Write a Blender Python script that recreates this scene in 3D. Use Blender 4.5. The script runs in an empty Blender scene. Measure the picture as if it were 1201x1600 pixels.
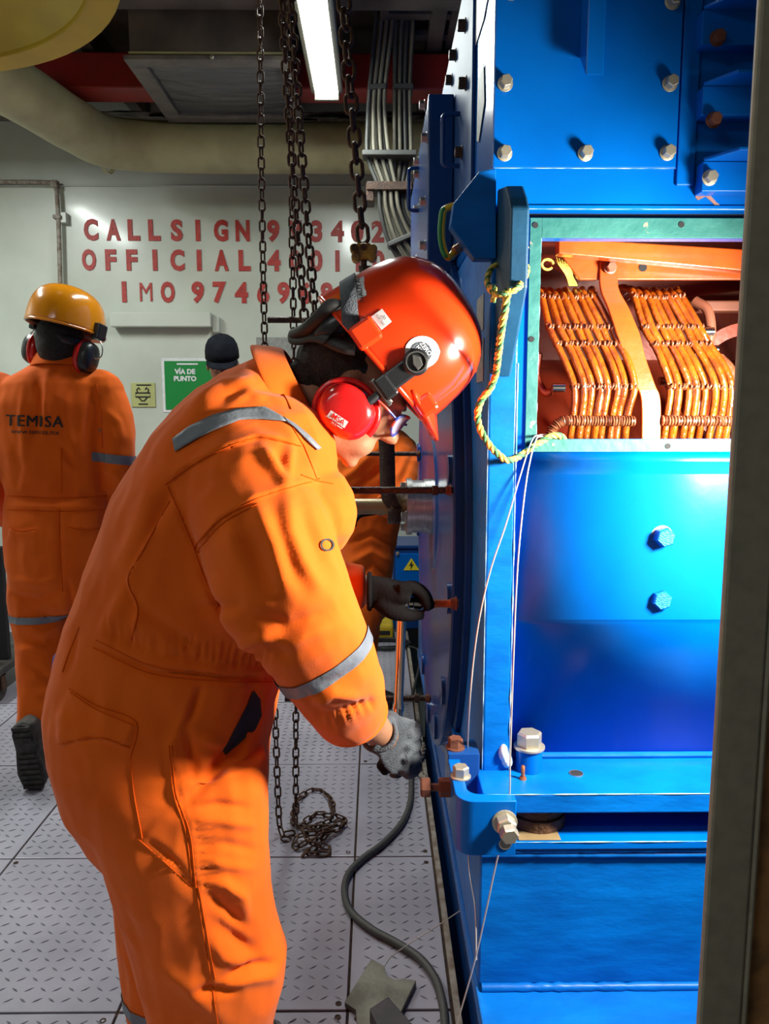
import bpy, bmesh, math, random
import numpy as np
from mathutils import Vector, Matrix, noise
from mathutils.bvhtree import BVHTree

scene = bpy.context.scene
COL = scene.collection
V = Vector
random.seed(7)
PI = math.pi

# ---------------------------------------------------------------- camera
FPX, PITCH, HCAM = 1200.0, math.radians(7.6), 1.37
YAW = math.atan((600.5 - 588.0) / FPX)
cam_data = bpy.data.cameras.new('camera')
cam = bpy.data.objects.new('camera', cam_data)
COL.objects.link(cam)
cam.location = (0, 0, HCAM)
cam.rotation_euler = (PI / 2 - PITCH, 0, -YAW)
cam_data.sensor_fit = 'VERTICAL'
cam_data.sensor_height = 36.0
cam_data.lens = 36.0 * FPX / 1600.0
cam_data.clip_start = 0.02
scene.camera = cam

# ---------------------------------------------------------------- world, exposure
scene.view_settings.view_transform = 'Standard'
scene.view_settings.look = 'None'
scene.view_settings.gamma = 1.0
scene.view_settings.exposure = 0.0
scene.view_settings.use_curve_mapping = False
scene.cycles.use_denoising = True
scene.cycles.max_bounces = 6
scene.cycles.caustics_reflective = False
scene.cycles.caustics_refractive = False
scene.cycles.sample_clamp_indirect = 6.0
world = bpy.data.worlds.new('world')
scene.world = world
world.use_nodes = True
world.node_tree.nodes['Background'].inputs[0].default_value = (0.55, 0.6, 0.62, 1)
world.node_tree.nodes['Background'].inputs[1].default_value = 0.045

# ---------------------------------------------------------------- lights of the room and added fill
def area(name, loc, rot, sx, sy, power, col):
    d = bpy.data.lights.new(name, 'AREA')
    d.shape = 'RECTANGLE'; d.size = sx; d.size_y = sy; d.energy = power; d.color = col
    o = bpy.data.objects.new(name, d); COL.objects.link(o)
    o.location = loc; o.rotation_euler = rot
    return o
# hand-held work lamp standing in front of the open generator, just outside the frame
wl = bpy.data.lights.new('work_lamp_light', 'SPOT')
wl.energy = 165; wl.color = (1.0, 0.94, 0.82); wl.shadow_soft_size = 0.085
wl.spot_size = math.radians(150); wl.spot_blend = 0.7
wlo = bpy.data.objects.new('work_lamp_light', wl); COL.objects.link(wlo)
wlo.location = (0.80, 0.98, 1.37)
wlo.rotation_euler = (V((0.05, 1.45, 1.05)) - V(wlo.location)).to_track_quat('-Z', 'Y').to_euler()
# the ceiling fluorescent in view, then three unseen lights added as fill
area('fluorescent_and_fill', (-0.23, 3.19, 2.79), (0, 0, 0), 0.1, 1.2, 30, (0.93, 1.0, 0.95))
area('fluorescent_and_fill', (-1.1, 1.75, 2.95), (0, 0, 0), 0.12, 1.3, 58, (0.95, 1.0, 0.97))  # added off frame to brighten the bending worker's back
area('fluorescent_and_fill', (-2.3, 3.2, 2.9), (0, 0, 0), 0.12, 1.3, 58, (0.93, 1.0, 0.95))  # added off frame, makes up for the weaker lamp in view
area('fluorescent_and_fill', (-1.5, -0.7, 2.9), (0, 0, 0), 1.3, 0.12, 17, (0.95, 1.0, 1.0))  # unseen fill added behind the camera for the shaded coverall

# ---------------------------------------------------------------- measuring helpers
_cp, _sp = math.cos(PITCH), math.sin(PITCH)
_F = V((math.sin(YAW) * _cp, math.cos(YAW) * _cp, -_sp))
_R = V((math.cos(YAW), -math.sin(YAW), 0))
_U = _R.cross(_F)
CAM = V((0, 0, HCAM))
def ray(px, py):
    return _F * FPX + _R * (px - 600.5) - _U * (py - 800.0)
def P(px, py, Y):
    "point of the place seen at a photo position, at distance Y in front of the camera"
    d = ray(px, py); return CAM + d * (Y / d.y)
def PZ(px, py, Z=0.0):
    d = ray(px, py); return CAM + d * ((Z - HCAM) / d.z)
def PX(px, py, X):
    d = ray(px, py); return CAM + d * (X / d.x)

# ---------------------------------------------------------------- materials
MATS = {}
def mat(name, col, rough=0.5, metal=0.0, col2=None, scale=8.0, lo=0.4, hi=0.65, bump=0.0, bscale=60.0,
        coat=0.0, emit=0.0, chips=None, chip_scale=30.0, chip_at=0.70, alpha=1.0, spec=0.5, stretch=None, sheen=0.0, trans=0.0):
    m = bpy.data.materials.new(name); m.use_nodes = True
    nt = m.node_tree; N = nt.nodes; L = nt.links
    b = N['Principled BSDF']
    b.inputs['Base Color'].default_value = (*col, 1); b.inputs['Roughness'].default_value = rough
    b.inputs['Metallic'].default_value = metal; b.inputs['Specular IOR Level'].default_value = spec
    if coat: b.inputs['Coat Weight'].default_value = coat; b.inputs['Coat Roughness'].default_value = 0.12
    if sheen: b.inputs['Sheen Weight'].default_value = sheen
    if trans: b.inputs['Transmission Weight'].default_value = trans
    if alpha < 1: b.inputs['Alpha'].default_value = alpha
    if emit:
        b.inputs['Emission Color'].default_value = (*col, 1); b.inputs['Emission Strength'].default_value = emit
    tc = N.new('ShaderNodeTexCoord'); src = tc.outputs['Object']
    if stretch:
        mp = N.new('ShaderNodeMapping'); mp.inputs['Scale'].default_value = stretch
        L.new(src, mp.inputs[0]); src = mp.outputs[0]
    cur = None
    if col2:
        n = N.new('ShaderNodeTexNoise'); n.inputs['Scale'].default_value = scale; n.inputs['Detail'].default_value = 6
        L.new(src, n.inputs['Vector'])
        r = N.new('ShaderNodeMapRange'); r.inputs[1].default_value = lo; r.inputs[2].default_value = hi
        L.new(n.outputs['Fac'], r.inputs[0])
        mx = N.new('ShaderNodeMix'); mx.data_type = 'RGBA'
        mx.inputs[6].default_value = (*col, 1); mx.inputs[7].default_value = (*col2, 1)
        L.new(r.outputs[0], mx.inputs[0]); cur = mx.outputs[2]
    if chips:
        n = N.new('ShaderNodeTexNoise'); n.inputs['Scale'].default_value = chip_scale; n.inputs['Detail'].default_value = 8
        n.inputs['Roughness'].default_value = 0.65
        L.new(src, n.inputs['Vector'])
        r = N.new('ShaderNodeMapRange'); r.inputs[1].default_value = chip_at; r.inputs[2].default_value = chip_at + 0.015
        L.new(n.outputs['Fac'], r.inputs[0])
        mx = N.new('ShaderNodeMix'); mx.data_type = 'RGBA'
        mx.inputs[6].default_value = (*col, 1); mx.inputs[7].default_value = (*chips, 1)
        if cur: L.new(cur, mx.inputs[6])
        L.new(r.outputs[0], mx.inputs[0]); cur = mx.outputs[2]
    if cur: L.new(cur, b.inputs['Base Color'])
    if bump:
        n = N.new('ShaderNodeTexNoise'); n.inputs['Scale'].default_value = bscale; n.inputs['Detail'].default_value = 4
        L.new(src, n.inputs['Vector'])
        bp = N.new('ShaderNodeBump'); bp.inputs['Strength'].default_value = bump; bp.inputs['Distance'].default_value = 0.01
        L.new(n.outputs['Fac'], bp.inputs['Height']); L.new(bp.outputs[0], b.inputs['Normal'])
    MATS[name] = m
    return m

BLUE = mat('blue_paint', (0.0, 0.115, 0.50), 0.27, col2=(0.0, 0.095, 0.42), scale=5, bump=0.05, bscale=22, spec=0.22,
           chips=(0.45, 0.55, 0.6), chip_scale=26, chip_at=0.745)
BLUE2 = mat('brushed_blue_paint', (0.0, 0.13, 0.50), 0.4, col2=(0.0, 0.095, 0.40), scale=14, bump=0.35, bscale=16, spec=0.25,
            chips=(0.5, 0.6, 0.62), chip_scale=40, chip_at=0.74, stretch=(0.6, 1, 1.6))
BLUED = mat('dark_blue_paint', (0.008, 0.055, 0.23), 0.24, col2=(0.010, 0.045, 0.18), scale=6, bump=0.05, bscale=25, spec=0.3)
TEALD = mat('dark_teal_paint', (0.002, 0.045, 0.105), 0.5, col2=(0.006, 0.065, 0.14), scale=12, bump=0.1, bscale=40,
            chips=(0.35, 0.22, 0.13), chip_scale=18, chip_at=0.70)
TEAL = mat('teal_gasket', (0.010, 0.115, 0.10), 0.6, col2=(0.022, 0.15, 0.13), scale=20, bump=0.15, bscale=60,
           chips=(0.30, 0.24, 0.16), chip_scale=22, chip_at=0.665)
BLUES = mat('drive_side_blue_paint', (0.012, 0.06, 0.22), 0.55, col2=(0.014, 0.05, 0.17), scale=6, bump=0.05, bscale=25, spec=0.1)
STEEL = mat('steel', (0.5, 0.49, 0.45), 0.35, 0.85, col2=(0.3, 0.27, 0.22), scale=60, bump=0.1, bscale=150)
ZINC = mat('zinc_plated', (0.62, 0.58, 0.46), 0.38, 0.7, col2=(0.32, 0.29, 0.22), scale=90, bump=0.15, bscale=200)
RUST = mat('rusty_steel', (0.11, 0.05, 0.026), 0.7, 0.35, col2=(0.05, 0.026, 0.016), scale=70, bump=0.5, bscale=160)
RUSTR = mat('red_rusted_steel', (0.22, 0.07, 0.035), 0.7, 0.3, col2=(0.1, 0.04, 0.025), scale=80, bump=0.5, bscale=160)
ROD = mat('oiled_black_steel', (0.035, 0.022, 0.018), 0.5, 0.5, col2=(0.07, 0.035, 0.02), scale=60, bump=0.4, bscale=220)
COPPER = mat('copper_stud', (0.5, 0.18, 0.07), 0.4, 0.6, col2=(0.3, 0.1, 0.05), scale=50, bump=0.2, bscale=200)
CHROME = mat('chrome', (0.75, 0.72, 0.68), 0.16, 1.0)
BLACK = mat('black_rubber', (0.012, 0.012, 0.013), 0.55)
BLACKP = mat('black_plastic', (0.015, 0.016, 0.018), 0.32, bump=0.05, bscale=90)
VOID = mat('void_black', (0.01, 0.01, 0.012), 0.85)  # near-black; paints the darkness of holes and gaps, also some dark parts
WALL = mat('wall_paint', (0.53, 0.56, 0.50), 0.34, col2=(0.44, 0.47, 0.41), scale=2.2, bump=0.12, bscale=7, coat=0.25)
CREAM = mat('cream_duct_paint', (0.40, 0.37, 0.20), 0.5, col2=(0.31, 0.28, 0.15), scale=5, bump=0.15, bscale=14)
RED = mat('red_letter_paint', (0.36, 0.012, 0.009), 0.5, col2=(0.42, 0.03, 0.02), scale=22, bump=0.2, bscale=60, chips=(0.5, 0.42, 0.34), chip_scale=16, chip_at=0.68)
REDB = mat('red_beam_paint', (0.30, 0.012, 0.012), 0.5, col2=(0.22, 0.014, 0.014), scale=7)
CEIL = mat('dark_ceiling', (0.06, 0.048, 0.042), 0.7, col2=(0.11, 0.085, 0.072), scale=5, bump=0.5, bscale=9)
FLOORM = mat('floor_plate_paint', (0.36, 0.345, 0.41), 0.42, col2=(0.29, 0.28, 0.335), scale=4, bump=0.1, bscale=50,
             chips=(0.1, 0.075, 0.06), chip_scale=55, chip_at=0.72, coat=0.15)
JOINT = mat('rusty_joint', (0.06, 0.03, 0.016), 0.85, col2=(0.025, 0.015, 0.01), scale=40, bump=0.4, bscale=80)
ANGLE = mat('dirty_angle_paint', (0.30, 0.27, 0.23), 0.6, col2=(0.16, 0.11, 0.08), scale=30, bump=0.2, bscale=70)
ORANGE = mat('orange_cotton', (0.80, 0.128, 0.006), 0.85, col2=(0.73, 0.108, 0.005), scale=6, bump=0.05, bscale=420, sheen=0.1, spec=0.15)
STRIPE = mat('grey_reflective_tape', (0.17, 0.19, 0.22), 0.5, col2=(0.13, 0.145, 0.17), scale=18, bump=0.15, bscale=90)
THREAD = mat('orange_seam', (0.62, 0.085, 0.004), 0.85, spec=0.1)
SKIN = mat('skin', (0.37, 0.17, 0.09), 0.5, col2=(0.31, 0.135, 0.07), scale=25, bump=0.08, bscale=150)
SKIND = mat('tanned_skin', (0.24, 0.115, 0.065), 0.5, col2=(0.19, 0.085, 0.05), scale=25, bump=0.08, bscale=150)
HAIR = mat('dark_hair', (0.014, 0.012, 0.012), 0.7, col2=(0.035, 0.03, 0.03), scale=160, bump=1.0, bscale=420)
HELM = mat('orange_red_helmet', (0.78, 0.045, 0.006), 0.2, col2=(0.72, 0.038, 0.006), scale=5, coat=0.6, bump=0.01, bscale=12)
HELMY = mat('amber_helmet', (0.75, 0.27, 0.006), 0.2, coat=0.6, col2=(0.68, 0.23, 0.005), scale=5)
MUFF = mat('red_muff', (0.62, 0.012, 0.012), 0.22, coat=0.5)
WHITE = mat('white_sticker', (0.68, 0.69, 0.7), 0.5, col2=(0.58, 0.58, 0.6), scale=30)
YEL = mat('yellow_paint', (0.62, 0.44, 0.012), 0.5, col2=(0.54, 0.36, 0.012), scale=8, bump=0.1, bscale=20)
YELD = mat('dirty_yellow', (0.45, 0.24, 0.012), 0.5, col2=(0.18, 0.09, 0.02), scale=40, bump=0.3, bscale=80)
INK = mat('black_print', (0.012, 0.011, 0.011), 0.7)
GREEN = mat('green_sign', (0.0, 0.20, 0.035), 0.4)
GLOVE = mat('grey_knit_glove', (0.085, 0.097, 0.115), 0.85, col2=(0.065, 0.074, 0.09), scale=40, bump=0.5, bscale=320)
GLOVED = mat('black_nitrile_glove', (0.0045, 0.004, 0.0045), 0.9, bump=0.2, bscale=200, spec=0.12)
CABLE = mat('grey_cable', (0.055, 0.055, 0.052), 0.55, bump=0.1, bscale=90)
CABLEL = mat('pale_cable', (0.17, 0.155, 0.115), 0.6, col2=(0.11, 0.10, 0.075), scale=9)
ROPE = mat('yellow_rope', (0.72, 0.56, 0.10), 0.7, col2=(0.6, 0.42, 0.06), scale=90, bump=0.4, bscale=300)
ROPEG = mat('green_rope_strand', (0.05, 0.17, 0.07), 0.7, bump=0.4, bscale=300)
WIRE = mat('thin_steel_wire', (0.55, 0.52, 0.48), 0.4, 0.5)
VARN = mat('varnished_coil', (0.34, 0.075, 0.004), 0.24, col2=(0.20, 0.035, 0.003), scale=34, bump=0.3, bscale=110, coat=0.8)
LASH = mat('varnished_lashing', (0.28, 0.10, 0.045), 0.2, col2=(0.16, 0.045, 0.02), scale=60, bump=0.3, bscale=140, coat=0.9)
ORPAINT = mat('orange_machine_paint', (0.52, 0.085, 0.008), 0.32, col2=(0.42, 0.06, 0.008), scale=10, bump=0.1, bscale=40, coat=0.5)
REDOX = mat('red_oxide_interior', (0.30, 0.035, 0.012), 0.4, col2=(0.22, 0.03, 0.012), scale=10, bump=0.15, bscale=30, coat=0.4)
PINK = mat('salmon_bus_bar', (0.26, 0.09, 0.05), 0.4, col2=(0.2, 0.065, 0.04), scale=12)
POST = mat('grey_post_paint', (0.30, 0.265, 0.185), 0.55, col2=(0.25, 0.22, 0.155), scale=60, bump=0.03, bscale=160)
POSTB = mat('brown_post_paint', (0.42, 0.19, 0.06), 0.6, col2=(0.2, 0.095, 0.035), scale=30, bump=0.1, bscale=90)
SHAFTM = mat('machined_steel', (0.56, 0.55, 0.53), 0.28, 0.9, col2=(0.42, 0.4, 0.38), scale=40, stretch=(12, 1, 1))
BRONZE = mat('waxed_shaft', (0.33, 0.24, 0.12), 0.4, 0.3, col2=(0.26, 0.18, 0.09), scale=20)
SLING = mat('oily_sling', (0.06, 0.03, 0.016), 0.6, col2=(0.035, 0.018, 0.01), scale=40, bump=0.5, bscale=180)
TAG = mat('grey_label', (0.28, 0.28, 0.26), 0.55, col2=(0.2, 0.2, 0.19), scale=60)
NAVY = mat('navy_cap', (0.004, 0.005, 0.009), 0.9, col2=(0.008, 0.009, 0.014), scale=40, bump=0.3, bscale=200, spec=0.15)
LENS = mat('clear_lens', (0.75, 0.68, 0.9), 0.05, alpha=0.28)
FRAME = mat('blue_frame', (0.03, 0.06, 0.3), 0.25, col2=(0.35, 0.05, 0.03), scale=45, lo=0.5, hi=0.55)
TUBE = mat('lit_diffuser', (0.92, 1.0, 0.97), 0.5, emit=22.0)
TREAD = mat('worn_tread', (0.17, 0.165, 0.20), 0.4, col2=(0.12, 0.115, 0.14), scale=9)
WORN = mat('edge_wear_glint_paint', (0.42, 0.6, 0.7), 0.5, col2=(0.05, 0.25, 0.55), scale=35)  # pale tone carries edge highlights as well as wear
PLASTIC = mat('plastic_sheeting', (0.05, 0.055, 0.065), 0.3, col2=(0.09, 0.09, 0.1), scale=4, bump=0.9, bscale=6, stretch=(1, 5, 1))
FOIL = mat('crumpled_foil', (0.12, 0.09, 0.075), 0.35, 0.4, col2=(0.03, 0.02, 0.018), scale=9, bump=1.0, bscale=14)
STAINED = mat('stained_plate', (0.20, 0.19, 0.15), 0.5, 0.4, col2=(0.10, 0.09, 0.07), scale=14, bump=0.1, bscale=60)
BOOT = mat('dirty_boot', (0.045, 0.036, 0.028), 0.75, col2=(0.09, 0.08, 0.07), scale=22, bump=0.3, bscale=60)
SOLE = mat('boot_sole', (0.02, 0.018, 0.017), 0.8, col2=(0.05, 0.045, 0.04), scale=30, bump=0.6, bscale=90)
BLUEPLAS = mat('bright_blue_pouch', (0.01, 0.04, 0.42), 0.5)

# ---------------------------------------------------------------- scene-graph helpers
def meta(o, label=None, cat=None, group=None, kind=None):
    if label: o['label'] = label
    if cat: o['category'] = cat
    if group: o['group'] = group
    if kind: o['kind'] = kind
    return o
def empty(name, loc, label=None, cat=None, group=None):
    o = bpy.data.objects.new(name, None); COL.objects.link(o); o.location = loc
    o.empty_display_size = 0.05
    return meta(o, label, cat, group)
def world_mat(o):
    m = Matrix.LocRotScale(o.location, o.rotation_euler, o.scale)
    return (world_mat(o.parent) @ o.matrix_parent_inverse @ m) if o.parent else m
def adopt(o, parent):
    if parent is not None:
        o.parent = parent; o.matrix_parent_inverse = world_mat(parent).inverted()
    return o
def link(name, me, m=None, parent=None):
    o = bpy.data.objects.new(name, me); COL.objects.link(o)
    if m is not None and not me.materials: me.materials.append(m)
    return adopt(o, parent)

class MB:
    "collects geometry in world space"
    def __init__(s): s.v = []; s.f = []
    def add(s, vs, fs):
        k = len(s.v); s.v += [tuple(v) for v in vs]; s.f += [tuple(i + k for i in f) for f in fs]; return s
    def box(s, x0, x1, y0, y1, z0, z1):
        vs = [(x, y, z) for x in (x0, x1) for y in (y0, y1) for z in (z0, z1)]
        return s.add(vs, [(0, 1, 3, 2), (4, 6, 7, 5), (0, 4, 5, 1), (2, 3, 7, 6), (0, 2, 6, 4), (1, 5, 7, 3)])
    def obox(s, c, ax, ay, az):
        "oriented box: centre and three half axes"
        c, ax, ay, az = V(c), V(ax), V(ay), V(az)
        vs = [c + ax * i + ay * j + az * k for i in (-1, 1) for j in (-1, 1) for k in (-1, 1)]
        return s.add(vs, [(0, 1, 3, 2), (4, 6, 7, 5), (0, 4, 5, 1), (2, 3, 7, 6), (0, 2, 6, 4), (1, 5, 7, 3)])
    def prism(s, poly, d):
        "extrude a planar polygon by vector d"
        n = len(poly); d = V(d)
        vs = [V(p) for p in poly] + [V(p) + d for p in poly]
        return s.add(vs, [tuple(range(n))[::-1], tuple(range(n, 2 * n))] + [(i, (i + 1) % n, n + (i + 1) % n, n + i) for i in range(n)])
    def tube(s, pts, r, n=8, closed=False, cap=True, flat=1.0, up=None):
        pts = [V(p) for p in pts]; m = len(pts)
        rs = r if isinstance(r, (list, tuple)) else [r] * m
        T = []
        for i in range(m):
            a = pts[(i - 1) % m] if (closed or i > 0) else pts[0]
            b = pts[(i + 1) % m] if (closed or i < m - 1) else pts[-1]
            t = b - a; T.append(t.normalized() if t.length > 1e-9 else V((0, 0, 1)))
        u = V(up) if up else (V((0, 0, 1)) if abs(T[0].z) < 0.9 else V((1, 0, 0)))
        vs = []
        for i in range(m):
            u = u - T[i] * u.dot(T[i])
            u = u.normalized() if u.length > 1e-6 else T[i].orthogonal().normalized()
            w = T[i].cross(u)
            for k in range(n):
                a = 2 * PI * k / n
                vs.append(pts[i] + (u * math.cos(a) * flat + w * math.sin(a)) * rs[i])
        fs = []
        for i in range(m if closed else m - 1):
            for k in range(n):
                a, b = i * n + k, i * n + (k + 1) % n
                c, d = ((i + 1) % m) * n + (k + 1) % n, ((i + 1) % m) * n + k
                fs.append((a, b, c, d))
        if cap and not closed:
            fs.append(tuple(range(n))[::-1]); fs.append(tuple(range((m - 1) * n, m * n)))
        return s.add(vs, fs)
    def loft(s, secs, n=20, e=2.0, cap=True):
        "secs: (centre, half axis a, half axis b[, exponent])"
        vs = []
        for sc in secs:
            c, a, b = V(sc[0]), V(sc[1]), V(sc[2]); ee = sc[3] if len(sc) > 3 else e
            for k in range(n):
                t = 2 * PI * k / n; ct, st = math.cos(t), math.sin(t)
                vs.append(c + a * math.copysign(abs(ct) ** (2 / ee), ct) + b * math.copysign(abs(st) ** (2 / ee), st))
        m = len(secs); fs = []
        for i in range(m - 1):
            for k in range(n):
                fs.append((i * n + k, i * n + (k + 1) % n, (i + 1) * n + (k + 1) % n, (i + 1) * n + k))
        if cap: fs.append(tuple(range(n))[::-1]); fs.append(tuple(range((m - 1) * n, m * n)))
        return s.add(vs, fs)
    def lathe(s, o, ax, prof, n=24, closed=False):
        "prof: (distance along axis, radius)"
        o, ax = V(o), V(ax).normalized(); u = ax.orthogonal().normalized(); w = ax.cross(u)
        k = len(s.v); s.loft([(o + ax * d, u * r, w * r) for d, r in prof], n=n, cap=not closed)
        if closed:
            b = k + (len(prof) - 1) * n; s.f += [(b + i, b + (i + 1) % n, k + (i + 1) % n, k + i) for i in range(n)]
        return s
    def ball(s, c, rx, ry=None, rz=None, n=16, axes=None):
        ry = ry or rx; rz = rz or rx
        ax = axes or (V((1, 0, 0)), V((0, 1, 0)), V((0, 0, 1)))
        c = V(c); secs = []
        for i in range(n // 2 + 1):
            t = PI * i / (n // 2); t = min(max(t, 0.06), PI - 0.06)
            secs.append((c - ax[2] * rz * math.cos(t), ax[0] * rx * math.sin(t), ax[1] * ry * math.sin(t)))
        return s.loft(secs, n=n)
    def grid(s, rows):
        m, n = len(rows), len(rows[0])
        return s.add([p for r in rows for p in r], [(i * n + j, i * n + j + 1, (i + 1) * n + j + 1, (i + 1) * n + j) for i in range(m - 1) for j in range(n - 1)])
    def mesh(s, name, smooth=None):
        me = bpy.data.meshes.new(name); me.from_pydata(s.v, [], s.f)
        bm = bmesh.new(); bm.from_mesh(me); bmesh.ops.recalc_face_normals(bm, faces=bm.faces); bm.to_mesh(me); bm.free()
        if smooth is not None:
            me.shade_smooth()
            if smooth < 179: me.set_sharp_from_angle(angle=math.radians(smooth))
        return me
    def build(s, name, m, parent=None, smooth=None, bevel=0.0, thick=0.0, sub=0):
        o = link(name, s.mesh(name, smooth), m, parent)
        if thick:
            md = o.modifiers.new('solid', 'SOLIDIFY'); md.thickness = thick; md.offset = 1
        if bevel:
            md = o.modifiers.new('bevel', 'BEVEL'); md.width = bevel; md.segments = 2; md.limit_method = 'ANGLE'; md.angle_limit = math.radians(40)
            md.harden_normals = False
        if sub:
            md = o.modifiers.new('sub', 'SUBSURF'); md.levels = sub; md.render_levels = sub
        return o

def curve_pts(pts, k=8, closed=False):
    "Catmull-Rom through points"
    pts = [V(p) for p in pts]; n = len(pts); out = []
    for i in range(n if closed else n - 1):
        p0 = pts[(i - 1) % n] if (closed or i > 0) else pts[0] * 2 - pts[1]
        p1, p2 = pts[i], pts[(i + 1) % n]
        p3 = pts[(i + 2) % n] if (closed or i < n - 2) else pts[-1] * 2 - pts[-2]
        for j in range(k):
            t = j / k
            out.append(0.5 * ((2 * p1) + (p2 - p0) * t + (2 * p0 - 5 * p1 + 4 * p2 - p3) * t * t + (3 * p1 - p0 - 3 * p2 + p3) * t ** 3))
    if not closed: out.append(pts[-1].copy())
    return out
def basis(d, up=(0, 0, 1)):
    d = V(d).normalized(); u = V(up)
    x = u.cross(d)
    x = d.orthogonal().normalized() if x.length < 1e-4 else x.normalized()
    y = d.cross(x)
    return Matrix((x, y, d)).transposed().to_4x4()
_bolt = {}
def bolt(name, pos, d, size, m, parent, washer=True, head=0.6, spin=0.0, label=None):
    "hexagon bolt, size = width over the corners; meshes shared between alike bolts"
    key = (m.name, washer, head)
    if key not in _bolt:
        b = MB()
        if washer: b.lathe((0, 0, 0), (0, 0, 1), [(0, .02), (0, .62), (.08, .62), (.1, .58), (.1, .02)], n=20)
        z0 = .1 if washer else 0
        hx = lambda r, z: [(r * math.cos(PI / 3 * k), r * math.sin(PI / 3 * k), z) for k in range(6)]
        b.add(hx(.5, z0) + hx(.5, z0 + head - .08) + hx(.43, z0 + head), [tuple(range(12, 18))] + [(i, (i + 1) % 6, 6 + (i + 1) % 6, 6 + i) for i in range(6)]
              + [(6 + i, 6 + (i + 1) % 6, 12 + (i + 1) % 6, 12 + i) for i in range(6)])
        me = b.mesh('bolt', 30); me.materials.append(m); _bolt[key] = me
    o = bpy.data.objects.new(name, _bolt[key]); COL.objects.link(o)
    o.matrix_world = Matrix.Translation(V(pos)) @ basis(d) @ Matrix.Rotation(spin, 4, 'Z') @ Matrix.Scale(size, 4)
    o.location, o.rotation_euler, o.scale = o.matrix_world.decompose()[0], o.matrix_world.decompose()[1].to_euler(), o.matrix_world.decompose()[2]
    if label: o['label'] = label
    return adopt(o, parent)
def text_mesh(body, size, extrude=0.0005, bold=0.0, space=1.0, align='CENTER', shear=0.0):
    c = bpy.data.curves.new('t', 'FONT'); c.body = body; c.size = size; c.extrude = extrude; c.offset = bold
    c.align_x = align; c.align_y = 'CENTER'; c.space_character = space; c.resolution_u = 3; c.shear = shear
    o = bpy.data.objects.new('t', c); COL.objects.link(o)
    dg = bpy.context.evaluated_depsgraph_get()
    me = bpy.data.meshes.new_from_object(o.evaluated_get(dg), depsgraph=dg)
    bpy.data.objects.remove(o); bpy.data.curves.remove(c)
    return me
def place_mesh(name, me, M, m, parent):
    me.transform(M); me.materials.clear(); me.materials.append(m)
    return link(name, me, m, parent)
def frame(o, x, y):
    "matrix with local x along x, y along y, z out"
    x = V(x).normalized(); y = V(y); y = (y - x * y.dot(x)).normalized(); z = x.cross(y)
    M = Matrix((x, y, z)).transposed().to_4x4(); M.translation = V(o); return M
def resolve(o, drop=True):
    "bake the modifiers of a temporary object into a mesh"
    bpy.context.view_layer.update()
    dg = bpy.context.evaluated_depsgraph_get()
    me = bpy.data.meshes.new_from_object(o.evaluated_get(dg), depsgraph=dg)
    if drop:
        d = o.data; bpy.data.objects.remove(o); bpy.data.meshes.remove(d)
    return me
# ================================================================ the setting
def struct(name, mb, m, **k):
    return meta(mb.build(name, m, **k), kind='structure')
XE = 0.176                                   # edge of the walkway beside the generator pit
floor = struct('floor', MB().box(-3.2, XE, -2.2, 5.0, -0.05, -0.006), JOINT)
cols = [-3.2, -2.70, -2.17, -1.645, -1.12, -0.595, -0.068, XE - 0.004]
rows = [-2.2, -1.46, -0.85, -0.24, 0.37, 0.98, 1.60, 2.213, 2.84, 3.48, 4.125, 4.76, 5.0]
rnd = random.Random(3)
for i in range(len(cols) - 1):
    for j in range(len(rows) - 1):
        g = 0.0032
        x0, x1, y0, y1 = cols[i] + g, cols[i + 1] - g, rows[j] + g, rows[j + 1] - g
        MB().box(x0, x1, y0, y1, -0.006, rnd.uniform(-0.0006, 0.0006)).build('floor_plate', FLOORM, floor, bevel=0.0015)
# raised tear-drop tread of the plates that can be seen
tread = MB(); pitch = 0.0335
for j in range(int((4.7 - 1.42) / pitch)):
    for i in range(int((XE - 0.01 + 1.75) / pitch)):
        x, y = -1.75 + (i + 0.5) * pitch, 1.42 + (j + 0.5) * pitch
        if min(abs(x - c) for c in cols) < 0.014 or min(abs(y - c) for c in rows) < 0.014: continue
        s = 1 if (i + j) % 2 == 0 else -1
        d = V((math.cos(0.62 * s), math.sin(0.62 * s), 0)); w = V((-d.y, d.x, 0)); c = V((x, y, 0.0004))
        L_, W_ = 0.0125, 0.0032
        tread.add([c - d * L_, c + w * W_, c + d * L_, c - w * W_, c - d * L_ * .45 + V((0, 0, .0016)), c + d * L_ * .45 + V((0, 0, .0016))],
                  [(0, 3, 4), (3, 5, 4), (3, 2, 5), (2, 1, 5), (1, 4, 5), (1, 0, 4)])
meta(tread.build('tread_pattern', TREAD, floor), kind='stuff')
# countersunk screws at plate corners
for (sx, sy) in [(-.045, 1.575), (-.045, 1.625), (-.09, 1.62), (-.09, 1.58), (.15, 1.58), (.15, 2.18), (-.045, 2.19), (-.09, 2.235), (.15, 2.24), (-.045, 2.86), (-.57, 1.63), (-.62, 1.575), (-.57, 2.19), (-1.1, 2.19)]:
    MB().lathe((sx, sy, 0.0005), (0, 0, 1), [(0, .0075), (.001, .0075), (.001, .0045), (-.0005, .0035), (-.0005, .001)], n=12).build('floor_screw', JOINT, floor)
trim = MB().box(XE, XE + 0.016, -2.2, 5.0, -0.07, 0.006)
struct('trim_1', trim, ANGLE, bevel=0.002)
struct('floor_pit', MB().box(XE + .0, 3.0, -2.2, 5.0, -0.9, -0.85), VOID)
struct('trim_2', MB().box(XE - .03, XE, -2.2, 5.0, -0.9, -0.051), VOID)

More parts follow.
